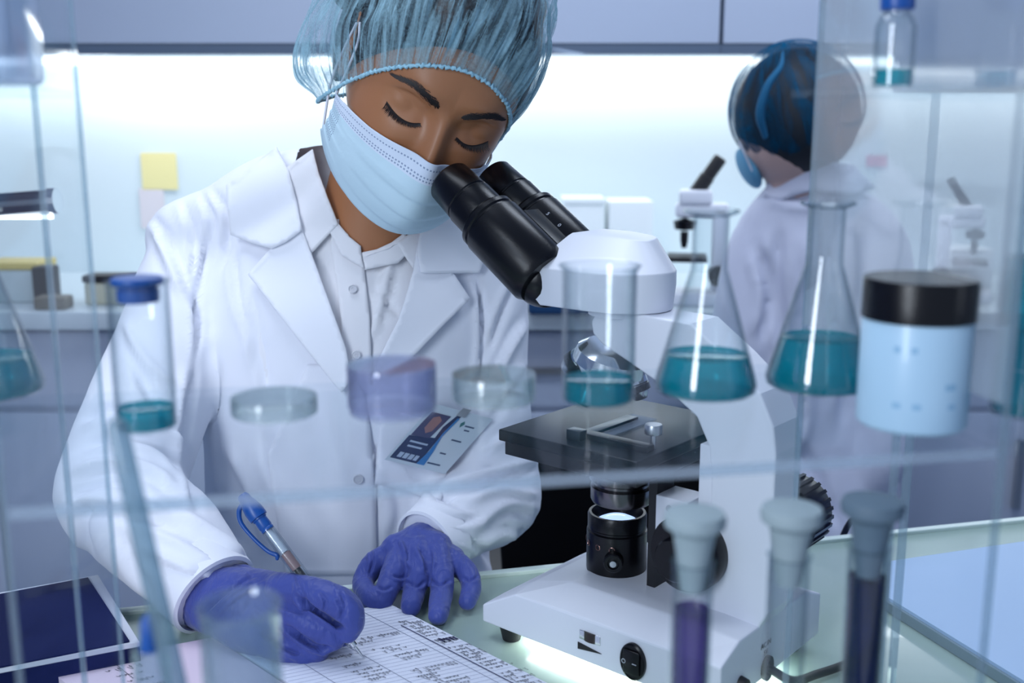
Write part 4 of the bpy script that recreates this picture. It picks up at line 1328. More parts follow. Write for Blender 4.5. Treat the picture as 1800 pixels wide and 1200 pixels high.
U_, V_ = sx_.outputs[0], sx_.outputs[1]
band = mth('LESS_THAN', V_, 0.165)
def near(v, c, h): return mth('LESS_THAN', mth('ABSOLUTE', mth('SUBTRACT', v, c)), h)
dash = mth('LESS_THAN', mth('FRACT', mth('MULTIPLY', U_, 78.0)), 0.5)
rows = mth('MAXIMUM', near(V_, 0.052, .006), mth('MAXIMUM', near(V_, 0.118, .006), near(V_, 0.143, .006)))
dots1 = mth('MULTIPLY', rows, dash)
sidz = mth('MULTIPLY', mth('MAXIMUM', mth('MULTIPLY', mth('GREATER_THAN', U_, 0.012), mth('LESS_THAN', U_, 0.075)), mth('MULTIPLY', mth('GREATER_THAN', U_, 0.925), mth('LESS_THAN', U_, 0.988))), mth('MULTIPLY', mth('GREATER_THAN', V_, .17), mth('LESS_THAN', V_, .62)))
grid = mth('MULTIPLY', mth('LESS_THAN', mth('FRACT', mth('MULTIPLY', U_, 88.0)), 0.5), mth('LESS_THAN', mth('FRACT', mth('MULTIPLY', V_, 30.0)), 0.5))
dots = mth('MAXIMUM', dots1, mth('MULTIPLY', sidz, grid))
mxa = n.nodes.new('ShaderNodeMix'); mxa.data_type = 'RGBA'; mxa.inputs[6].default_value = S(200, 224, 236); mxa.inputs[7].default_value = S(216, 226, 242)
n.links.new(band, mxa.inputs[0])
mxb = n.nodes.new('ShaderNodeMix'); mxb.data_type = 'RGBA'; n.links.new(mxa.outputs[2], mxb.inputs[6]); mxb.inputs[7].default_value = S(112, 132, 165)
n.links.new(mth('MULTIPLY', dots, 0.8), mxb.inputs[0]); n.links.new(mxb.outputs[2], pb.inputs['Base Color'])
tcn = n.nodes.new('ShaderNodeTexCoord'); nn_ = n.nodes.new('ShaderNodeTexNoise'); nn_.inputs['Scale'].default_value = 34; nn_.inputs['Detail'].default_value = 4
n.links.new(tcn.outputs['Object'], nn_.inputs['Vector'])
bp = n.nodes.new('ShaderNodeBump'); bp.inputs['Strength'].default_value = 0.5; bp.inputs['Distance'].default_value = 0.003
hsum = mth('SUBTRACT', nn_.outputs['Fac'], mth('MULTIPLY', dots, 0.5)); n.links.new(hsum, bp.inputs['Height']); n.links.new(bp.outputs[0], pb.inputs['Normal'])

NU, NVv = 120, 80
V = []; UVs = []
for j in range(NVv+1):
    v = j/NVv
    for i in range(NU+1):
        u = -1+2*i/NU
        au = abs(u)
        ztop = -0.0235-0.021*au**1.4
        zbot = -0.124+0.036*au**2.2
        zz = ztop+(zbot-ztop)*v
        ang = u*(1.38-0.10*math.sin(v*PI))
        Rx = 0.0765-0.012*sstep(-0.07, -0.13, zz)
        nose = 0.0150*math.exp(-(u/0.40)**2)*(1-0.25*v)+0.004*math.exp(-(u/0.16)**2)
        ballo = 0.010*math.sin(min(1, v*1.05)*PI)*math.cos(u*PI/2)**0.7 if au < 1 else 0
        Rf = 0.0915+ballo+nose*(1-0.85*float(sstep(0.45, 0.95, v)))+0.003
        Rf -= 0.034*float(sstep(0.80, 1.0, v))
        Rf += 0.004*(1-v)
        pleat = 0
        for pc in (0.33, 0.52, 0.71):
            dv = (v-pc-0.02*math.sin(u*2))
            pleat += 0.0024*(1/(1+math.exp(-dv*110)))*math.exp(-max(0, dv)*9)
        xx = (Rx+pleat*.6)*math.sin(ang); ff = (Rf-pleat)*math.cos(ang)
        # the top edge follows the face
        if v < 0.25:
            Fs = float(faceF(np.array([max(-.07, min(.07, xx))]), np.array([zz]))[0])+0.0022
            wgt_ = (1-v/0.25)*math.exp(-(au/0.75)**6)
            ff = ff*(1-wgt_*.5)+Fs*wgt_*.5 if Fs > 0.02 else ff
            ff = max(ff, Fs) if au < .8 else ff
        V.append(H(xx, ff, zz)); UVs.append(((u+1)/2, v))
F = [(j*(NU+1)+i, j*(NU+1)+i+1, (j+1)*(NU+1)+i+1, (j+1)*(NU+1)+i) for j in range(NVv) for i in range(NU)]
mask = mesh_obj('face_mask', V, F, M_mask, body, True, True)
uvl = mask.data.uv_layers.new(name='UVMap')
for lp in mask.data.loops: uvl.data[lp.index].uv = UVs[lp.vertex_index]
sm = mask.modifiers.new('t', 'SOLIDIFY'); sm.thickness = 0.0009
M_strap = pmat('white_elastic', S(225, 228, 240), 0.7)
for s in (-1, 1):
    i0 = 0 if s < 0 else NU
    pt = V[2*(NU+1)+i0]; pl = V[int(NVv*.80)*(NU+1)+i0]
    tube('ear_loop', [pt, H(s*0.0765, 0.022, 0.004), H(s*0.080, 0.012, 0.020)], 0.0012, M_strap, mask, 8, world=True)
    tube('ear_loop', [pl, H(s*0.0800, 0.002, -0.045), H(s*0.081, 0.000, -0.010), H(s*0.081, 0.004, 0.015)], 0.0012, M_strap, mask, 8, world=True)

# ---- hair under the net, then the net
rc = Vector((0, -0.004, -0.022))                     # rim centre in (x,f,z)
rax = Vector((0, 0.085, 0.070)); ral = rax.length; raxn = rax/ral
rn = Vector((0, -0.070, 0.085)).normalized()           # up and back


def net_point(phi, t, loose=1.0, H_=0.128, wr=1.0):
    """phi around the rim (0 = her left, pi/2 = forehead), t from rim to the crown"""
    c, s = math.cos(phi), math.sin(phi)
    a = 0.0765; b = ral
    e = 2.25
    rx_ = a*math.copysign(abs(c)**(2/e), c); ry_ = b*math.copysign(abs(s)**(2/e), s)
    if s < 0: ry_ *= 0.80
    bulge = math.sin(min(1, t/0.55)*PI/2)
    side = 1+loose*(0.30 if c < 0 else 0.15)*bulge*(0.75+0.25*abs(c))
    if s < 0: side += loose*0.10*bulge
    front = max(0, s)
    side -= loose*0.10*front**2*bulge
    prof_r = 1.0 if t < 0.5 else math.cos((t-0.5)/0.5*PI/2)**0.8 if t < 1 else 0
    prof_h = H_*math.sin(min(1, t)*PI/2)**0.95 if t < 1 else H_
    # bun / loose pouch low at her right rear
    pc = math.exp(-((phi-PI*1.06)/0.55)**2)*math.exp(-((t-0.22)/0.20)**2)*loose
    drop = -0.042*pc
    P = rc + Vector((1, 0, 0))*(rx_*side*prof_r-0.016*pc) + raxn*(ry_*side*prof_r) + rn*(prof_h-0.010*pc)
    P.z -= 0.030*abs(c)**1.6*max(0, 1-t*2.2)+0.040*pc
    return P


C0 = Vector((0, -0.004, 0.010))
head_loc = np.stack([X, Fw, Z], 1)
hbvh = bvh_of(head_loc, hf)


def clear_head(P, gap):
    d = P-C0; r_ = d.length; d = d/r_
    h = hbvh.ray_cast(C0, d)
    if h[0] is not None and h[3]+gap > r_: return C0+d*(h[3]+gap)
    return P


NP, NT = 720, 90
ks = [(k, rng.uniform(0, 2*PI), rng.uniform(.5, 1)) for k in (17, 23, 31, 38, 47, 59, 71, 88)]
V = []; UVs = []
for j in range(NT+1):
    t = (j/NT)**1.5
    for i in range(NP):
        phi = 2*PI*i/NP
        P = net_point(phi+0.02*math.sin(9*t+phi*5), t)
        wv = sum(a_*math.sin(k*phi+ph+2.5*math.sin(t*4+k)) for k, ph, a_ in ks)/len(ks)
        wv = (abs(wv)*2-0.35)
        amp = 0.0046*math.exp(-((t-0.10)/0.16)**2)+0.0024*math.exp(-((t-0.45)/0.35)**2)
        dirv = (P-rc-rn*0.03).normalized()
        nz3 = noise.noise(Vector((P.x*38, P.y*38, P.z*38)))*0.0050*min(1, t*4)
        P = clear_head(P, 0.0022+0.010*min(1, t*6))
        P = P + dirv*(wv*amp*min(1, t*14+.15)+nz3)
        V.append(H(P.x, P.y, P.z)); UVs.append((i/NP, t))
F = [(j*NP+i, j*NP+(i+1) % NP, (j+1)*NP+(i+1) % NP, (j+1)*NP+i) for j in range(NT) for i in range(NP)]


def netmat(name, col, dens, streak=70):
    m = bpy.data.materials.new(name); m.use_nodes = True; n = m.node_tree; n.nodes.clear()
    out = n.nodes.new('ShaderNodeOutputMaterial'); uv = n.nodes.new('ShaderNodeUVMap')
    mp = n.nodes.new('ShaderNodeMapping'); mp.inputs['Scale'].default_value = (streak, 3.0, 1)
    n.links.new(uv.outputs[0], mp.inputs[0])
    a = n.nodes.new('ShaderNodeTexNoise'); a.inputs['Scale'].default_value = 1.0; a.inputs['Detail'].default_value = 5; a.inputs['Roughness'].default_value = 0.62; a.inputs['Distortion'].default_value = 1.2
    n.links.new(mp.outputs[0], a.inputs['Vector'])
    tc = n.nodes.new('ShaderNodeTexCoord'); b = n.nodes.new('ShaderNodeTexNoise'); b.inputs['Scale'].default_value = 420; b.inputs['Detail'].default_value = 3
    n.links.new(tc.outputs['Object'], b.inputs['Vector'])
    rp = n.nodes.new('ShaderNodeValToRGB'); rp.color_ramp.elements[0].position = 0.40; rp.color_ramp.elements[1].position = 0.66
    rp.color_ramp.elements[0].color = (dens[0],)*3+(1,); rp.color_ramp.elements[1].color = (dens[1],)*3+(1,)
    n.links.new(a.outputs['Fac'], rp.inputs[0])
    ad = n.nodes.new('ShaderNodeMath'); ad.operation = 'MULTIPLY_ADD'; ad.inputs[1].default_value = 0.5; ad.inputs[2].default_value = -0.25
    n.links.new(b.outputs['Fac'], ad.inputs[0])
    lw = n.nodes.new('ShaderNodeLayerWeight'); lw.inputs['Blend'].default_value = 0.5
    p3 = n.nodes.new('ShaderNodeMath'); p3.operation = 'POWER'; p3.inputs[1].default_value = 3.0; n.links.new(lw.outputs['Facing'], p3.inputs[0])
    s1 = n.nodes.new('ShaderNodeMath'); s1.operation = 'ADD'; n.links.new(rp.outputs[0], s1.inputs[0]); n.links.new(ad.outputs[0], s1.inputs[1])
    s2 = n.nodes.new('ShaderNodeMath'); s2.operation = 'MULTIPLY_ADD'; s2.inputs[1].default_value = 0.45; s2.use_clamp = True
    n.links.new(p3.outputs[0], s2.inputs[0]); n.links.new(s1.outputs[0], s2.inputs[2])
    tr = n.nodes.new('ShaderNodeBsdfTransparent'); df = n.nodes.new('ShaderNodeBsdfDiffuse'); df.inputs[0].default_value = col
    tl = n.nodes.new('ShaderNodeBsdfTranslucent'); tl.inputs[0].default_value = col
    m1 = n.nodes.new('ShaderNodeMixShader'); m1.inputs[0].default_value = 0.4; n.links.new(df.outputs[0], m1.inputs[1]); n.links.new(tl.outputs[0], m1.inputs[2])
    m2 = n.nodes.new('ShaderNodeMixShader'); n.links.new(s2.outputs[0], m2.inputs[0]); n.links.new(tr.outputs[0], m2.inputs[1]); n.links.new(m1.outputs[0], m2.inputs[2])
    n.links.new(m2.outputs[0], out.inputs[0])
    return m


M_net = netmat('net_blue', S(180, 222, 238), (0.04, 0.88))
net = mesh_obj('hair_net', V, F, M_net, body, True, True)
uvl = net.data.uv_layers.new(name='UVMap')
for lp in net.data.loops: uvl.data[lp.index].uv = UVs[lp.vertex_index]
# ruffled elastic rim
rim = []
for i in range(0, 360):
    phi = 2*PI*i/360; P = clear_head(net_point(phi, 0.0), 0.0018)
    rim.append(H(P.x*1.0, P.y+0.0006*math.sin(i*1.9), P.z+0.0009*math.sin(i*2.6)))
rim.append(rim[0])
tube('elastic_rim', rim, [0.0017+0.0006*math.sin(i*2.2) for i in range(361)], pmat('net_elastic', S(165, 210, 228), 0.8, bump=0.5, bscale=900), net, 8, 'flat', world=True, smooth=False)
# hair
V = []; UVs = []
for j in range(41):
    t = (j/40)**1.2
    for i in range(160):
        phi = 2*PI*i/160
        P = net_point(phi, t, 0.35, 0.116)
        P = rc+(P-rc)*(0.94 if j == 0 else 0.965)+rn*0.012*(1-t)
        P = clear_head(P, 0.0012+0.006*min(1, t*5)) if j > 0 else P
        V.append(H(P.x, P.y, P.z))
F = [(j*160+i, j*160+(i+1) % 160, (j+1)*160+(i+1) % 160, (j+1)*160+i) for j in range(40) for i in range(160)]
hair = mesh_obj('hair', V, F, M_hair, body, True, True)
V, F = ellipsoid_data(H(-0.085, -0.050, 0.030), (0.030, 0.034, 0.034), [], [])
mesh_obj('hair_bun', V, F, M_hair, hair, True, True)

# ---- coat
CV, CF = [], []
def trapezius(VV, FF_, k=1.0):
    TR0, TR1, TR2 = .045*k, .046*k, .050*k
    tube_data([at(330, 420, 1.195), at(410, 388, 1.19), at(490, 350, 1.185), at(575, 335, 1.180)], [TR0, TR1, TR2, TR2], 24, 'round', VV, FF_)
    tube_data([at(850, 470, 1.195), at(790, 425, 1.19), at(735, 375, 1.18)], [TR0, TR1, TR2], 24, 'round', VV, FF_)


trapezius(CV, CF)
loft_rings([(-0.20, 1.23, 0.50, .185, .150, 0), (-.20, 1.22, .62, .180, .140, 0), (-.195, 1.20, .72, .166, .128, 0), (-.19, 1.19, .82, .158, .120, 0), (-.187, 1.18, .92, .163, .118, 0), (-.187, 1.182, 1.00, .165, .108, 0), (-.187, 1.188, 1.050, .150, .088, 0), (-.178, 1.185, 1.083, .120, .075, 0), (-.168, 1.178, 1.112, .082, .066, 0), (-.160, 1.172, 1.140, .060, .056, 0)], 64, CV, CF, 2.2)
tube_data([RS+Vector((.03, 0, .002)), RS+Vector((-.008, -.004, -.008)), RS.lerp(RE, .5)+Vector((-.006, .01, 0)), RE+Vector((-.004, .004, 0))], [0.050, 0.058, 0.060, 0.062], 28, 'round', CV, CF)
tube_data([RE+Vector((-.004, .004, 0)), RE.lerp(RW, .5)+Vector((0, 0, .004)), RE.lerp(RW, .93)], [0.062, 0.052, 0.041], 28, 'flat', CV, CF)
tube_data([LS+Vector((-.03, 0, .002)), LS+Vector((.004, -.004, -.004)), LS.lerp(LE, .5), LE], [0.048, 0.052, 0.050, 0.052], 28, 'round', CV, CF)
tube_data([LE, LE.lerp(LW, .5)+Vector((0, 0, .004)), LE.lerp(LW, .93)], [0.053, 0.046, 0.037], 28, 'flat', CV, CF)
cv, cf, cn = remesh(CV, CF, 0.0045, 14)
tors_bvh = bvh_of(cv, cf)
FO = [
 # right shoulder and sleeve (left in the picture)
 ([(352, 338), (372, 390), (360, 450), (350, 520), (344, 600)], 6, -.0045), ([(372, 332), (400, 380), (398, 430), (388, 480)], 6, -.004),
 ([(320, 350), (338, 420), (342, 500), (348, 590), (343, 640)], 6, -.004), ([(262, 372), (300, 430), (330, 500), (345, 575)], 8, -.004), ([(275, 395), (290, 450), (318, 520)], 8, .003),
 ([(345, 640), (330, 720), (332, 800), (350, 900)], 9, -.006),
 ([(140, 790), (210, 770), (290, 790), (335, 850)], 9, -.004), ([(120, 830), (190, 815), (270, 830), (320, 870)], 8, .004), ([(118, 870), (200, 850), (280, 880)], 8, -.004),
 ([(110, 905), (160, 880), (230, 890), (300, 905)], 9, .004), ([(150, 880), (145, 940), (165, 1000)], 8, -.005), ([(215, 930), (235, 1000), (280, 1070)], 9, -.0035),
 ([(235, 905), (320, 940), (400, 985)], 8, -.003), ([(300, 890), (380, 940), (440, 985)], 9, .0035), ([(140, 740), (200, 720), (270, 740)], 9, -.004), ([(235, 640), (275, 720), (330, 770)], 8, -.004),
 ([(215, 560), (260, 640), (320, 690)], 9, .0035), ([(250, 960), (330, 1000), (390, 1020)], 9, .003), ([(340, 1000), (375, 1030), (400, 1040)], 6, -.0025),
 # torso
 ([(408, 420), (418, 520), (445, 600), (450, 660)], 7, -.003), ([(436, 500), (452, 580), (470, 700)], 8, -.003), ([(380, 560), (384, 660), (378, 780), (390, 900)], 12, .003),
 ([(470, 760), (500, 850), (560, 930), (600, 1000)], 12, -.004), ([(400, 780), (440, 860), (470, 960)], 12, .0035), ([(640, 760), (700, 880), (690, 960)], 10, -.003),
 ([(655, 780), (660, 860), (664, 950)], 3.5, -.003), ([(700, 780), (760, 860), (850, 900)], 9, -.004), ([(560, 700), (590, 800), (610, 900)], 12, .003),
 # left sleeve (right in the picture)
 ([(838, 480), (848, 560), (846, 640), (835, 700)], 6, -.005), ([(905, 500), (880, 560), (860, 620)], 7, -.004), ([(930, 560), (895, 620), (870, 680)], 7, .004),
 ([(945, 640), (900, 690), (860, 740)], 7, -.004), ([(950, 760), (890, 770), (850, 800)], 8, .004), ([(955, 820), (890, 835), (800, 860), (760, 880)], 7, -.006), ([(950, 870), (880, 860), (820, 880)], 8, .004),
 ([(950, 910), (900, 900), (850, 930)], 8, -.004), ([(930, 960), (890, 940), (840, 960)], 8, .003), ([(760, 900), (800, 915), (860, 905)], 7, -.003), ([(790, 930), (840, 960), (870, 1000)], 7, -.003),
 ([(930, 930), (900, 965), (880, 1000)], 8, -.004)]
cv2 = folds(cv, cn, FO)
nz = np.array([noise.fractal(Vector(v)*9+Vector((3, 1, 7)), 1.0, 2.0, 3) for v in cv2]) if len(cv2) < 260000 else 0
cv2 = cv2+cn*(nz*0.0035)[:, None] if not isinstance(nz, int) else cv2
# open the coat over the shirt
Vop = np.array([(535, 235), (505, 310), (517, 410), (540, 474), (590, 610), (606, 668), (640, 700), (680, 640), (718, 564), (744, 480), (758, 400), (758, 240)], float)
Pp, dp = project(cv2)


def inside(Pq, poly):
    r = np.zeros(len(Pq), bool); j = len(poly)-1
    for i in range(len(poly)):
        xi, yi = poly[i]; xj, yj = poly[j]
        r ^= ((yi > Pq[:, 1]) != (yj > Pq[:, 1])) & (Pq[:, 0] < (xj-xi)*(Pq[:, 1]-yi)/(yj-yi+1e-12)+xi); j = i
    return r


frontmask = cv2[:, 1] < 1.185
hole = (inside(Pp, Vop) & frontmask) 
keep = [q for q in cf if not all(hole[i] for i in q)]
coat = mesh_obj('lab_coat', cv2, keep, M_coat, body, True, True)
coat.data.update()
# drop loose vertices
bm = bmesh.new(); bm.from_mesh(coat.data); bmesh.ops.delete(bm, geom=[v for v in bm.verts if not v.link_faces], context='VERTS'); bm.to_mesh(coat.data); bm.free()

# shirt: the torso again, a little inside
SV, SF = [], []
loft_rings([(-.19, 1.20, .84, .140, .110, 0), (-.187, 1.18, .92, .150, .1135, 0), (-.187, 1.182, 1.00, .150, .1035, 0), (-.185, 1.186, 1.050, .132, .083, 0), (-.176, 1.180, 1.083, .100, .069, 0), (-.165, 1.170, 1.106, .066, .060, 0)], 48, SV, SF, 2.2)
sv, sf, snn = remesh(SV, SF, 0.005, 6)
sbvh = bvh_of(sv, sf)
sv2 = folds(sv, snn, [([(560, 440), (590, 520), (600, 600)], 7, -.003), ([(690, 440), (670, 520), (660, 600)], 8, .003), ([(655, 500), (690, 540), (700, 560)], 6, -.002), ([(700, 470), (680, 540), (650, 620)], 6, -.002)])
Ps, _ = project(sv2)
nh = inside(Ps, np.array([(535, 240), (556, 318), (590, 396), (634, 440), (690, 428), (750, 392), (750, 240)], float)) & (sv2[:, 1] < 1.19)
sf = [q for q in sf if not all(nh[i] for i in q)]
shirt = mesh_obj('shirt', sv2, sf, M_shirt, body, True, True)
drape('shirt_placket', [(588, 392), (632, 428), (640, 470), (650, 560), (655, 690), (604, 690), (600, 560), (592, 500), (580, 430)], sbvh, M_shirt, shirt, 0.0035, 0.0020, 6)
drape('shirt_collar', [(549, 262), (505, 293), (512, 364), (532, 420), (545, 447), (594, 394), (574, 345), (560, 305)], tors_bvh, M_shirt, shirt, 0.005, 0.0022, 6, offfn=lambda x_, y_: 0.006+0.010*max(0, (400-y_)/140), bend=.002)
drape('shirt_collar', [(742, 395), (700, 424), (684, 437), (650, 447), (640, 452), (700, 428), (712, 450), (728, 474), (740, 440), (752, 392)], tors_bvh, M_shirt, shirt, 0.006, 0.0022, 6)
drape('shirt_collar_band', [(582, 380), (594, 392), (614, 416), (634, 432), (636, 452), (640, 472), (600, 448), (578, 405)], tors_bvh, M_shirt, shirt, 0.007, 0.0018, 5)
drape('shirt_neckline', [(634, 444), (662, 438), (688, 426), (712, 408), (722, 440), (700, 462), (640, 474)], tors_bvh, M_shirt, shirt, 0.005, 0.0018, 6)


def button(px, py, bv, parent, r=0.0052):
    O = Vector((0, 0, CZ)); rr = ray(px, py).normalized(); h = bv.ray_cast(O, rr)
    if h[0] is None: return
    lathe('button', [(0, 0), (r*.3, 0), (r*.35, .0004), (r*.75, .0002), (r*.85, .0012), (r, .0010), (r, 0), (r*.9, -.001), (0, -.001)], pmat('button_shell', S(205, 206, 214), 0.25), parent, 28, axisM(h[0]-rr*0.0065, h[1] if h[1].dot(rr) < 0 else -h[1]), world=True)


button(620, 508, sbvh, shirt, .0045); button(626, 624, sbvh, shirt, .0045)
coat_bvh = bvh_of(cv2, cf)
button(630, 842, coat_bvh, coat)
# lapels and collar (several overlapping pieces of cloth)
drape('coat_lapel', [(507, 300), (517, 345), (530, 405), (556, 470), (585, 550), (607, 612), (617, 668), (600, 690), (560, 640), (505, 571), (436, 481), (476, 436), (440, 420)], tors_bvh, M_lapel, coat, 0.010, 0.003, 7, bend=.0025)
drape('coat_collar', [(485, 258), (507, 300), (519, 350), (530, 405), (500, 425), (476, 436), (440, 426), (405, 413), (399, 360), (397, 325), (440, 293)], tors_bvh, M_lapel, coat, 0.017, 0.003, 7, bend=.001)
drape('coat_lapel', [(740, 395), (728, 474), (702, 560), (668, 628), (652, 668), (676, 664), (730, 622), (790, 560), (827, 525), (796, 478), (840, 470), (830, 420)], tors_bvh, M_lapel, coat, 0.010, 0.003, 7, bend=.0025)
drape('coat_collar', [(742, 380), (735, 440), (740, 478), (796, 478), (843, 479), (862, 420), (850, 330), (790, 320)], tors_bvh, M_lapel, coat, 0.014, 0.003, 7, bend=.002)
# front overlap of the coat
drape('coat_front', [(600, 640), (640, 690), (652, 760), (658, 850), (662, 960), (655, 1010), (500, 1010), (470, 800), (540, 640)], coat_bvh, M_coat, coat, 0.004, 0.002, 9)
drape('chest_pocket', [(672, 716), (800, 752), (775, 880), (656, 850)], coat_bvh, M_coat, coat, 0.003, 0.0018, 8)
# cuffs


def ring_tube(name, c, axis, r, L, mat, parent, th=0.0018):
    M = axisM(c, axis)
    prof = [(r, 0), (r+th, .001), (r*1.03+th, L*.5), (r*1.06+th, L), (r*1.06, L), (r, 0)]
    return lathe(name, prof, mat, parent, 40, M, world=True)


ax = (RE-RW).normalized()
ring_tube('cuff', RE.lerp(RW, .955), ax, 0.0385, 0.030, M_coat, coat, 0.0035)
ax2 = (LE-LW).normalized()
ring_tube('cuff', LE.lerp(LW, .97), ax2, 0.0345, 0.026, M_coat, coat, 0.003)

# ---- identity card, clipped to the pocket
bc = []
for (a, b) in ((762, 712), (862, 738), (810, 822), (684, 794)):
    rr = ray(a, b).normalized(); h = coat_bvh.ray_cast(Vector((0, 0, CZ)), rr); bc.append(h[0]-rr*0.008 if h[0] else at(a, b, 1.06))
nrm = (bc[1]-bc[0]).cross(bc[3]-bc[0]).normalized()
if nrm.y > 0: nrm = -nrm
bxx = (bc[1]-bc[0]).normalized(); byy = (bc[3]-bc[0]); byy = (byy-bxx*byy.dot(bxx)).normalized()
bw = (bc[1]-bc[0]).length; bh = (bc[3]-bc[0]).length
sk = (bc[3]-bc[0]).dot(bxx)
badge = empty('identity_card', bc[0]); tag(badge, 'identity card in navy, blue and white clipped on the near person\'s chest', 'badge')


def bpl(name, pts, mat, o, th=0.0006):
    bm = bmesh.new(); A = []; B = []
    for u, v in pts:
        p = bc[0]+bxx*(u*bw+sk*v)+byy*(v*bh)
        A.append(bm.verts.new(p+nrm*o)); B.append(bm.verts.new(p+nrm*(o-th)))
    bm.faces.new(A); bm.faces.new(list(reversed(B)))
    for i in range(len(A)): bm.faces.new((A[i], A[(i+1) % len(A)], B[(i+1) % len(A)], B[i]))
    return bm_obj(name, bm, mat, badge, world=True)


bpl('card_holder', [(-.02, -.03), (1.02, -.03), (1.02, 1.03), (-.02, 1.03)], pmat('card_white', S(196, 208, 218), 0.3), 0.001)
bpl('navy_panel', [(0.02, 0.55), (0.42, 0.50), (0.40, 0.30), (0.47, 0.02), (0.54, 0.02), (0.47, 0.35), (0.50, 0.97), (0.02, 0.97)], pmat('card_navy', S(28, 48, 86), 0.3), 0.0014)
bpl('blue_stripe', [(0.50, 0.10), (0.53, 0.10), (0.50, 0.45), (0.565, 0.72), (0.60, 0.97), (0.47, 0.97), (0.50, 0.72), (0.47, 0.40)], pmat('card_blue', S(50, 120, 180), 0.3), 0.0018)
bpl('portrait', [(0.05, 0.10), (0.38, 0.10), (0.34, 0.52), (0.04, 0.54)], pmat('card_photo', S(66, 70, 104), 0.3), 0.0016)
bpl('portrait', [(0.14, 0.18), (0.22, 0.14), (0.30, 0.20), (0.29, 0.40), (0.22, 0.46), (0.14, 0.38)], pmat('card_face', S(150, 112, 112), 0.3), 0.0018)
M_ct = pmat('card_print', S(60, 80, 110), 0.5)
for u, v, w_ in ((.70, .18, .16), (.74, .25, .09), (.68, .45, .17), (.68, .70, .10), (.62, .90, .22)): bpl('print_line', [(u, v), (u+w_, v), (u+w_, v+.025), (u, v+.025)], M_ct, 0.0013)
bpl('emblem', [(.605, .17), (.64, .12), (.675, .17), (.64, .24)], pmat('card_green', S(50, 110, 110), 0.5), 0.0013)
M_cw = pmat('card_light', S(170, 185, 205), 0.5)
for u, v, w_ in ((.10, .62, .30), (.12, .70, .24), (.10, .84, .07), (.19, .84, .07), (.28, .84, .07), (.37, .84, .06)): bpl('print_line', [(u, v), (u+w_, v), (u+w_, v+(.03 if v < .8 else .09)), (u, v+(.03 if v < .8 else .09))], M_cw, 0.0019)
bpl('clip', [(.44, -.09), (.58, -.09), (.58, .06), (.44, .06)], M_steel, 0.003, 0.001)

# ---- gloves
def Z(px, py, z): return onz(px, py, z)
def Y(px, py, y): return at(px, py, y)


def glove(name, chains, side, voxel=0.0013, it=5, creases=()):
    V, F = [], []
    for pts, rr in chains: tube_data(pts, rr, 20, 'round', V, F, n=5)
    v, f_, nn2 = remesh(V, F, voxel, it)
    v = folds(v, nn2, creases)
    nzz = np.array([noise.fractal(Vector(p)*70, 1.0, 2.0, 3) for p in v]); v = v+nn2*(nzz*0.0007)[:, None]
    return mesh_obj(name, v, f_, M_glove, body, True, True)


T1_ = TZ+0.0095
ch_l = [
 ([Y(812, 938, 1.075), LW, Y(722, 972, 1.000)], [.028, .0255, .020]),
 ([LW, Y(765, 966, 1.000)], [.024, .018]), ([LW, Y(795, 985, .995)], [.022, .014]), ([LW, Y(700, 968, 1.000)], [.024, .018]),
 ([Y(700, 972, 1.000), Y(658, 992, .992), Y(638, 1025, .975), Z(650, 1050, T1_+.003), Z(668, 1060, T1_)], [.014, .0125, .0105, .0100, .0085]),
 ([Y(712, 968, .998), Y(697, 1000, .975), Y(684, 1028, .957), Z(674, 1052, T1_+.003), Z(670, 1056, T1_)], [.0165, .0140, .0115, .0105, .0090]),
 ([Y(738, 968, .996), Y(736, 1008, .968), Y(728, 1040, .952), Z(722, 1066, T1_+.002)], [.0160, .0125, .0110, .0095]),
 ([Y(768, 972, .992), Y(777, 1010, .965), Y(776, 1042, .948), Z(770, 1080, T1_+.001)], [.0150, .0115, .0112, .0095]),
 ([Y(792, 985, .992), Y(818, 1003, .978), Y(829, 1030, .962), Z(822, 1056, T1_+.0015)], [.0140, .0110, .0100, .0085]),
]
cr_l = [([(690, 1010), (705, 1015), (718, 1010)], 3, -.0012), ([(660, 1030), (675, 1036), (690, 1030)], 3, -.0012), ([(712, 1022), (735, 1030), (748, 1020)], 3, -.0014), ([(755, 1020), (775, 1028), (793, 1018)], 3, -.0014),
        ([(812, 1015), (825, 1020), (842, 1012)], 3, -.0012), ([(703, 945), (712, 975), (722, 1000)], 4, .0016), ([(737, 960), (748, 985), (752, 1010)], 4, -.0020), ([(762, 965), (764, 990), (760, 1020)], 3, .0014), ([(650, 960), (655, 985), (650, 1010)], 3, -.0016)]
glove('glove', ch_l, 1, creases=cr_l)
ch_r = [
 ([Y(350, 1048, .925), RW, Y(430, 1058, .880)], [.028, .031, .030]),
 ([RW, Y(440, 1045, .885), Y(500, 1042, .868)], [.030, .0235, .0170]), ([RW, Y(455, 1085, .868), Y(505, 1092, .853)], [.032, .0240, .0180]), ([RW, Y(440, 1105, .862), Y(490, 1125, .846)], [.029, .0220, .0140]),
 ([Y(495, 1035, .864), Y(552, 1044, .846), Y(601, 1062, .836), Y(617, 1086, .832), Y(612, 1110, .832)], [.0150, .0142, .0135, .0125, .0095]),
 ([Y(490, 1068, .860), Y(540, 1092, .842), Y(578, 1106, .836), Y(584, 1122, .834), Y(560, 1130, .838)], [.0160, .0145, .0125, .0110, .0100]),
 ([Y(480, 1098, .856), Y(525, 1122, .845), Y(556, 1137, .838), Y(552, 1146, .838), Y(525, 1146, .84)], [.0155, .0138, .0115, .0100, .0095]),
 ([Y(450, 1110, .858), Y(490, 1138, .842), Y(530, 1150, .836), Y(540, 1153, .835)], [.0180, .0125, .0090, .0080]),
 ([Y(420, 1030, .905), Y(490, 1050, .893), Y(560, 1085, .868), Y(603, 1118, .848)], [.020, .0160, .0120, .0085]),
]
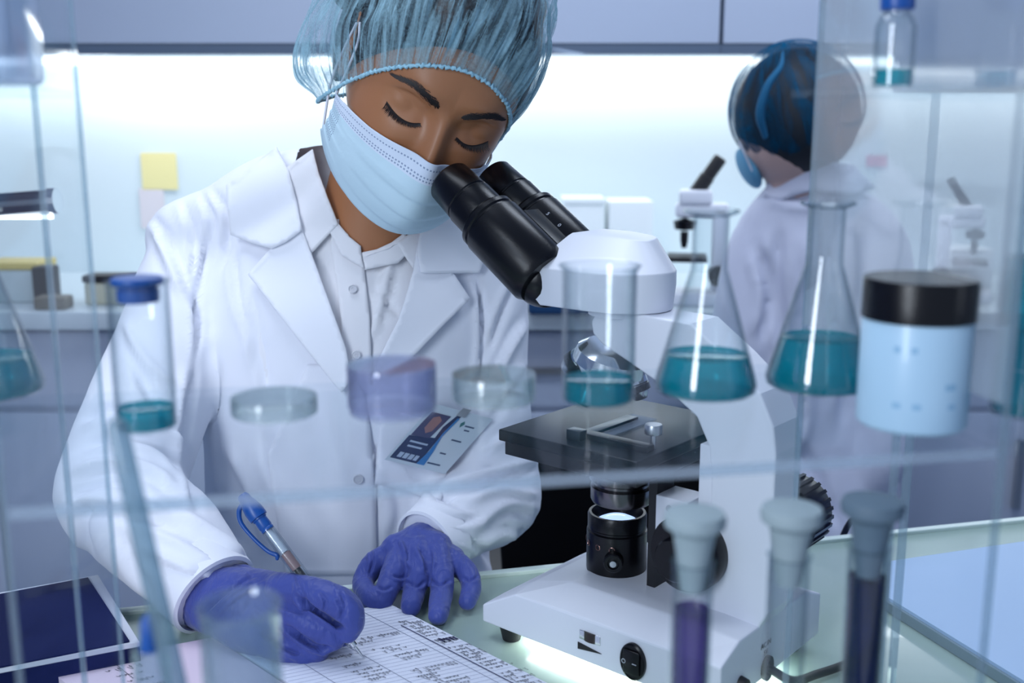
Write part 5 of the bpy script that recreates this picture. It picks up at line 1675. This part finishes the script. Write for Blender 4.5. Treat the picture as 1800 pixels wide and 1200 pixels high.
cr_r = [([(520, 1005), (528, 1035), (540, 1060)], 3.5, -.0009), ([(520, 1046), (548, 1070), (575, 1088), (604, 1106)], 4, -.0042), ([(470, 1058), (500, 1068), (530, 1078)], 4, -.0012), ([(500, 1098), (530, 1122), (560, 1138), (585, 1140)], 4, -.0036), ([(560, 1040), (572, 1055), (570, 1075)], 3, -.0010), ([(596, 1040), (606, 1060), (602, 1085)], 3.5, -.0012), ([(455, 1110), (490, 1135), (530, 1152)], 4, -.0024),
        ([(590, 1050), (600, 1070), (596, 1095)], 3, -.0014), ([(355, 1080), (400, 1040), (450, 1010)], 4, -.0014), ([(380, 1085), (415, 1050), (470, 1020)], 3, .0010), ([(440, 1060), (480, 1100), (510, 1135)], 5, -.0012)]
glove('glove', ch_r, -1, creases=cr_r)

# ---- pen
pt = Z(640, 1157, NZ+0.0006); ptop = Y(424, 868, 0.885)
pd = (ptop-pt); PL = pd.length; pdn = pd.normalized()
pen = empty('ballpoint_pen', pt); tag(pen, 'blue-capped clear ballpoint pen held in the writing hand', 'pen')
PM = axisM(pt, pdn)
r = 0.0058
lathe('metal_tip', [(0, 0), (0.0006, .0006), (0.0012, .006), (0.0014, .012), (0.0034, .013), (0.0036, .0165), (0.0046, .017), (0.0048, .030), (0, .030)], M_chrome, pen, 32, PM, world=True)
lathe('grip_rings', [(0.0036, .017)]+[(0.0051+0.0005*(i % 2), .018+.0011*i) for i in range(12)]+[(0.0036, .032)], M_steel, pen, 32, PM, world=True)
lathe('barrel', [(0.0050, .030), (r, .034), (r, PL*.78), (r-.0010, PL*.78), (r-.0010, .034), (0.0040, .030)], M_glass, pen, 40, PM, world=True)
lathe('ink_refill', [(0, .030), (0.0030, .030), (0.0030, PL*.54), (0, PL*.54)], pmat('refill_dark', (0.01, 0.008, 0.012, 1), 0.3), pen, 24, PM, world=True)
lathe('refill_gel', [(0, PL*.54), (0.0042, PL*.54), (0.0042, PL*.635), (0, PL*.64)], pmat('gel_mauve', S(150, 120, 120), 0.4), pen, 24, PM, world=True)
lathe('refill_tube', [(0.0029, PL*.64), (0.0031, PL*.64), (0.0031, PL*.78), (0.0029, PL*.78)], pmat('refill_clear', S(190, 200, 215), 0.3), pen, 24, PM, world=True)
lathe('collar', [(0, PL*.775), (r*.98, PL*.775), (r*1.0, PL*.785), (r*.93, PL*.79), (r*1.02, PL*.80), (r*.98, PL*.84), (r*1.12, PL*.845), (r*1.12, PL*.853), (0, PL*.853)], M_bluecap, pen, 40, PM, world=True)
cap = lathe('cap', [(0, PL*.853), (r*1.38, PL*.853), (r*1.42, PL*.86), (r*1.40, PL*.90), (r*1.2, PL*.935), (r*.98, PL*.955), (r*.92, PL*.98), (r*.7, PL*.995), (0, PL*1.0)], M_bluecap, pen, 40, PM, world=True)
sidev = pdn.cross(Vector((0, -1, 0))).normalized()
if sidev.x > 0: sidev = -sidev
cl_ = [pt+pdn*PL*.955+sidev*r*1.0, pt+pdn*PL*.94+sidev*r*1.9, pt+pdn*PL*.89+sidev*r*2.7, pt+pdn*PL*.80+sidev*r*2.6, pt+pdn*PL*.70+sidev*r*2.0, pt+pdn*PL*.655+sidev*r*1.25, pt+pdn*PL*.640+sidev*r*1.5]
tube('pocket_clip', cl_, [.0022, .0022, .0020, .0018, .0018, .0021, .0016], M_bluecap, cap, 12, world=True)

# ================================================================== the far person
fp = empty('person', (0.95, 2.12, 0)); tag(fp, 'far person seen from behind, in a dark blue hair net and lilac-white coat', 'person')
FY = 2.06
hc = at(1402, 190, FY); kf_ = FY/FPX
def fpt(px, py, y=FY): return at(px, py, y)
HV, HF = [], []
Rf_ = Matrix.Rotation(math.radians(-12), 3, 'Y')
ellipsoid_data(hc+Vector((-0.020, 0.01, -0.03)), (0.088, 0.092, 0.112), HV, HF, Rf_)
ellipsoid_data(fpt(1338, 262, FY+.02), (0.030, 0.05, 0.055), HV, HF, Rf_)
tube_data([fpt(1385, 250, FY+.01), fpt(1405, 330, FY+.03)], [.056, .060], 24, 'round', HV, HF)
loft_rings([(.60, 2.14, .5, .10, .09, 0), (.60, 2.13, .8, .11, .08, 0), (.60, 2.12, .97, .10, .06, 0), (.58, 2.11, 1.04, .05, .045, 0)], 32, HV, HF)
hv, hf2, hn2 = remesh(HV, HF, 0.006, 4)
fbody = mesh_obj('body', hv, hf2, M_skin_bg, fp, True, True)
# hair and net
V, F = ellipsoid_data(hc+Vector((0, 0.01, 0.0)), (0.117, 0.114, 0.122), [], [], Matrix.Rotation(math.radians(-18), 3, 'Y'), 40)
V2 = [v for v in V]
mesh_obj('hair', [hc+(v-hc)*0.99+Vector((.002, 0, -.010)) for v in V2], F, pmat('far_hair', (0.004, 0.008, 0.016, 1), 0.6), fbody, True, True)
NV_, NF_ = [], []
Rn = Matrix.Rotation(math.radians(-14), 3, 'Y')
for j in range(61):
    th = PI*j/60*0.80
    for i in range(200):
        ph = 2*PI*i/200
        rr_ = math.sin(th)
        if th > PI*0.55: rr_ *= 1-0.25*((th-PI*.55)/(PI*.25))**2
        wv = 0.006*abs(math.sin(ph*9+2*math.sin(ph*2)+th*1.2))*math.sin(th)
        p_ = Vector(((0.120+wv)*rr_*math.cos(ph), (0.120+wv)*rr_*math.sin(ph), 0.128*math.cos(th)))
        NV_.append(hc+Vector((0, 0.01, -.002))+Rn @ p_)
for j in range(60):
    for i in range(200): NF_.append((j*200+i, j*200+(i+1) % 200, (j+1)*200+(i+1) % 200, (j+1)*200+i))
M_net2 = netmat('net_dark_blue', S(18, 96, 136), (0.02, 0.75), 26)
fnet = mesh_obj('hair_net', NV_, NF_, M_net2, fbody, True, True)
uvl = fnet.data.uv_layers.new(name='UVMap')
for lp in fnet.data.loops: uvl.data[lp.index].uv = ((lp.vertex_index % 200)/200, (lp.vertex_index//200)/60)
rimv = [NV_[60*200+i] for i in range(200)]+[NV_[60*200]]
tube('elastic_rim', rimv, 0.006, pmat('far_net_rim', S(14, 92, 132), 0.8), fnet, 10, 'flat', world=True, smooth=False)
# seam fold running down the net
tube('net_fold', [fpt(1376, 92, FY-.105), fpt(1372, 118, FY-.125), fpt(1350, 150, FY-.130), fpt(1336, 200, FY-.120), fpt(1345, 240, FY-.105)], [.002, .005, .007, .008, .005], MATS['far_net_rim'], fnet, 10, world=True)
# mask seen from the side
V, F = ellipsoid_data(fpt(1316, 296, FY+.035), (0.017, 0.05, 0.042), [], [], Matrix.Rotation(math.radians(-28), 3, 'Y'))
fm_ = mesh_obj('face_mask', V, F, pmat('far_mask', S(96, 160, 196), 0.7), fbody, True, True)
tube('ear_loop', [fpt(1322, 300, FY-.012), fpt(1308, 268, FY-.02), fpt(1300, 250, FY-.01)], .002, M_strap, fm_, 8, world=True)
# coat
CV, CF = [], []
sx0 = fpt(1440, 450, FY+.05)
loft_rings([(sx0.x+.02, FY+.06, .34, .19, .17, 0), (sx0.x, FY+.09, .60, .175, .14, 0), (sx0.x, FY+.08, .80, .165, .13, 0), (sx0.x, FY+.06, .93, .168, .12, 0), (sx0.x-.004, FY+.05, 1.00, .158, .10, 0), (sx0.x-.012, FY+.04, 1.045, .125, .085, 0), (sx0.x-.026, FY+.03, 1.085, .080, .072, 0), (sx0.x-.030, FY+.025, 1.112, .066, .064, 0)], 48, CV, CF)
l0 = fpt(1332, 445, FY+.04); r0_ = fpt(1545, 440, FY+.06)
tube_data([l0+Vector((.04, 0, .03)), l0, fpt(1300, 640, FY+.02), fpt(1320, 800, FY+.06)], [.055, .062, .062, .055], 24, 'round', CV, CF)
tube_data([r0_+Vector((-.05, 0, .03)), r0_, fpt(1556, 640, FY+.0), fpt(1545, 800, FY-.02), fpt(1480, 860, FY+.02)], [.055, .060, .062, .060, .05], 24, 'round', CV, CF)
fv, ff_, fn_ = remesh(CV, CF, 0.008, 10)
fv = folds(fv, fn_, [([(1350, 330), (1400, 345), (1450, 335)], 10, -.008), ([(1370, 400), (1365, 500), (1380, 620)], 12, -.008), ([(1430, 420), (1440, 540), (1430, 700)], 14, .008), ([(1510, 380), (1520, 480), (1500, 600)], 12, -.010), ([(1335, 430), (1350, 520), (1340, 600)], 10, -.010),
                     ([(1400, 780), (1440, 850), (1470, 930)], 10, -.010), ([(1560, 520), (1540, 600), (1560, 690)], 10, -.008), ([(1480, 500), (1490, 620), (1480, 760)], 12, -.006), ([(1400, 640), (1420, 720), (1400, 800)], 12, .007)])
fcoat = mesh_obj('lab_coat', fv, ff_, M_coat_bg, fbody, True, True)
fb = bvh_of(fv, ff_)
drape('coat_collar', [(1375, 290), (1435, 282), (1500, 290), (1540, 330), (1500, 345), (1430, 335), (1375, 350), (1340, 345), (1352, 312)], fb, M_coat_bg, fcoat, 0.012, 0.005, 10, bend=.004)
# stool under each person
for (x_, y_, lab) in ((-0.20, 1.25, 'black round stool under the near person'), (sx0.x, FY-.02, 'black round stool under the far person')):
    so = empty('stool', (x_, y_, 0)); tag(so, lab, 'stool')
    hgt = 0.33 if y_ > 2 else 0.455
    lathe('seat', [(0, hgt-.055), (.15, hgt-.055), (.165, hgt-.04), (.165, hgt-.015), (.15, hgt), (0, hgt)], M_blackm, so, 40)
    lathe('pole', [(0, .03), (.025, .03), (.025, hgt-.055), (0, hgt-.055)], M_steel, so, 20)
    lathe('foot_plate', [(0, 0.001), (.15, 0.001), (.15, .015), (.05, .03), (0, .03)], M_steel, so, 40)
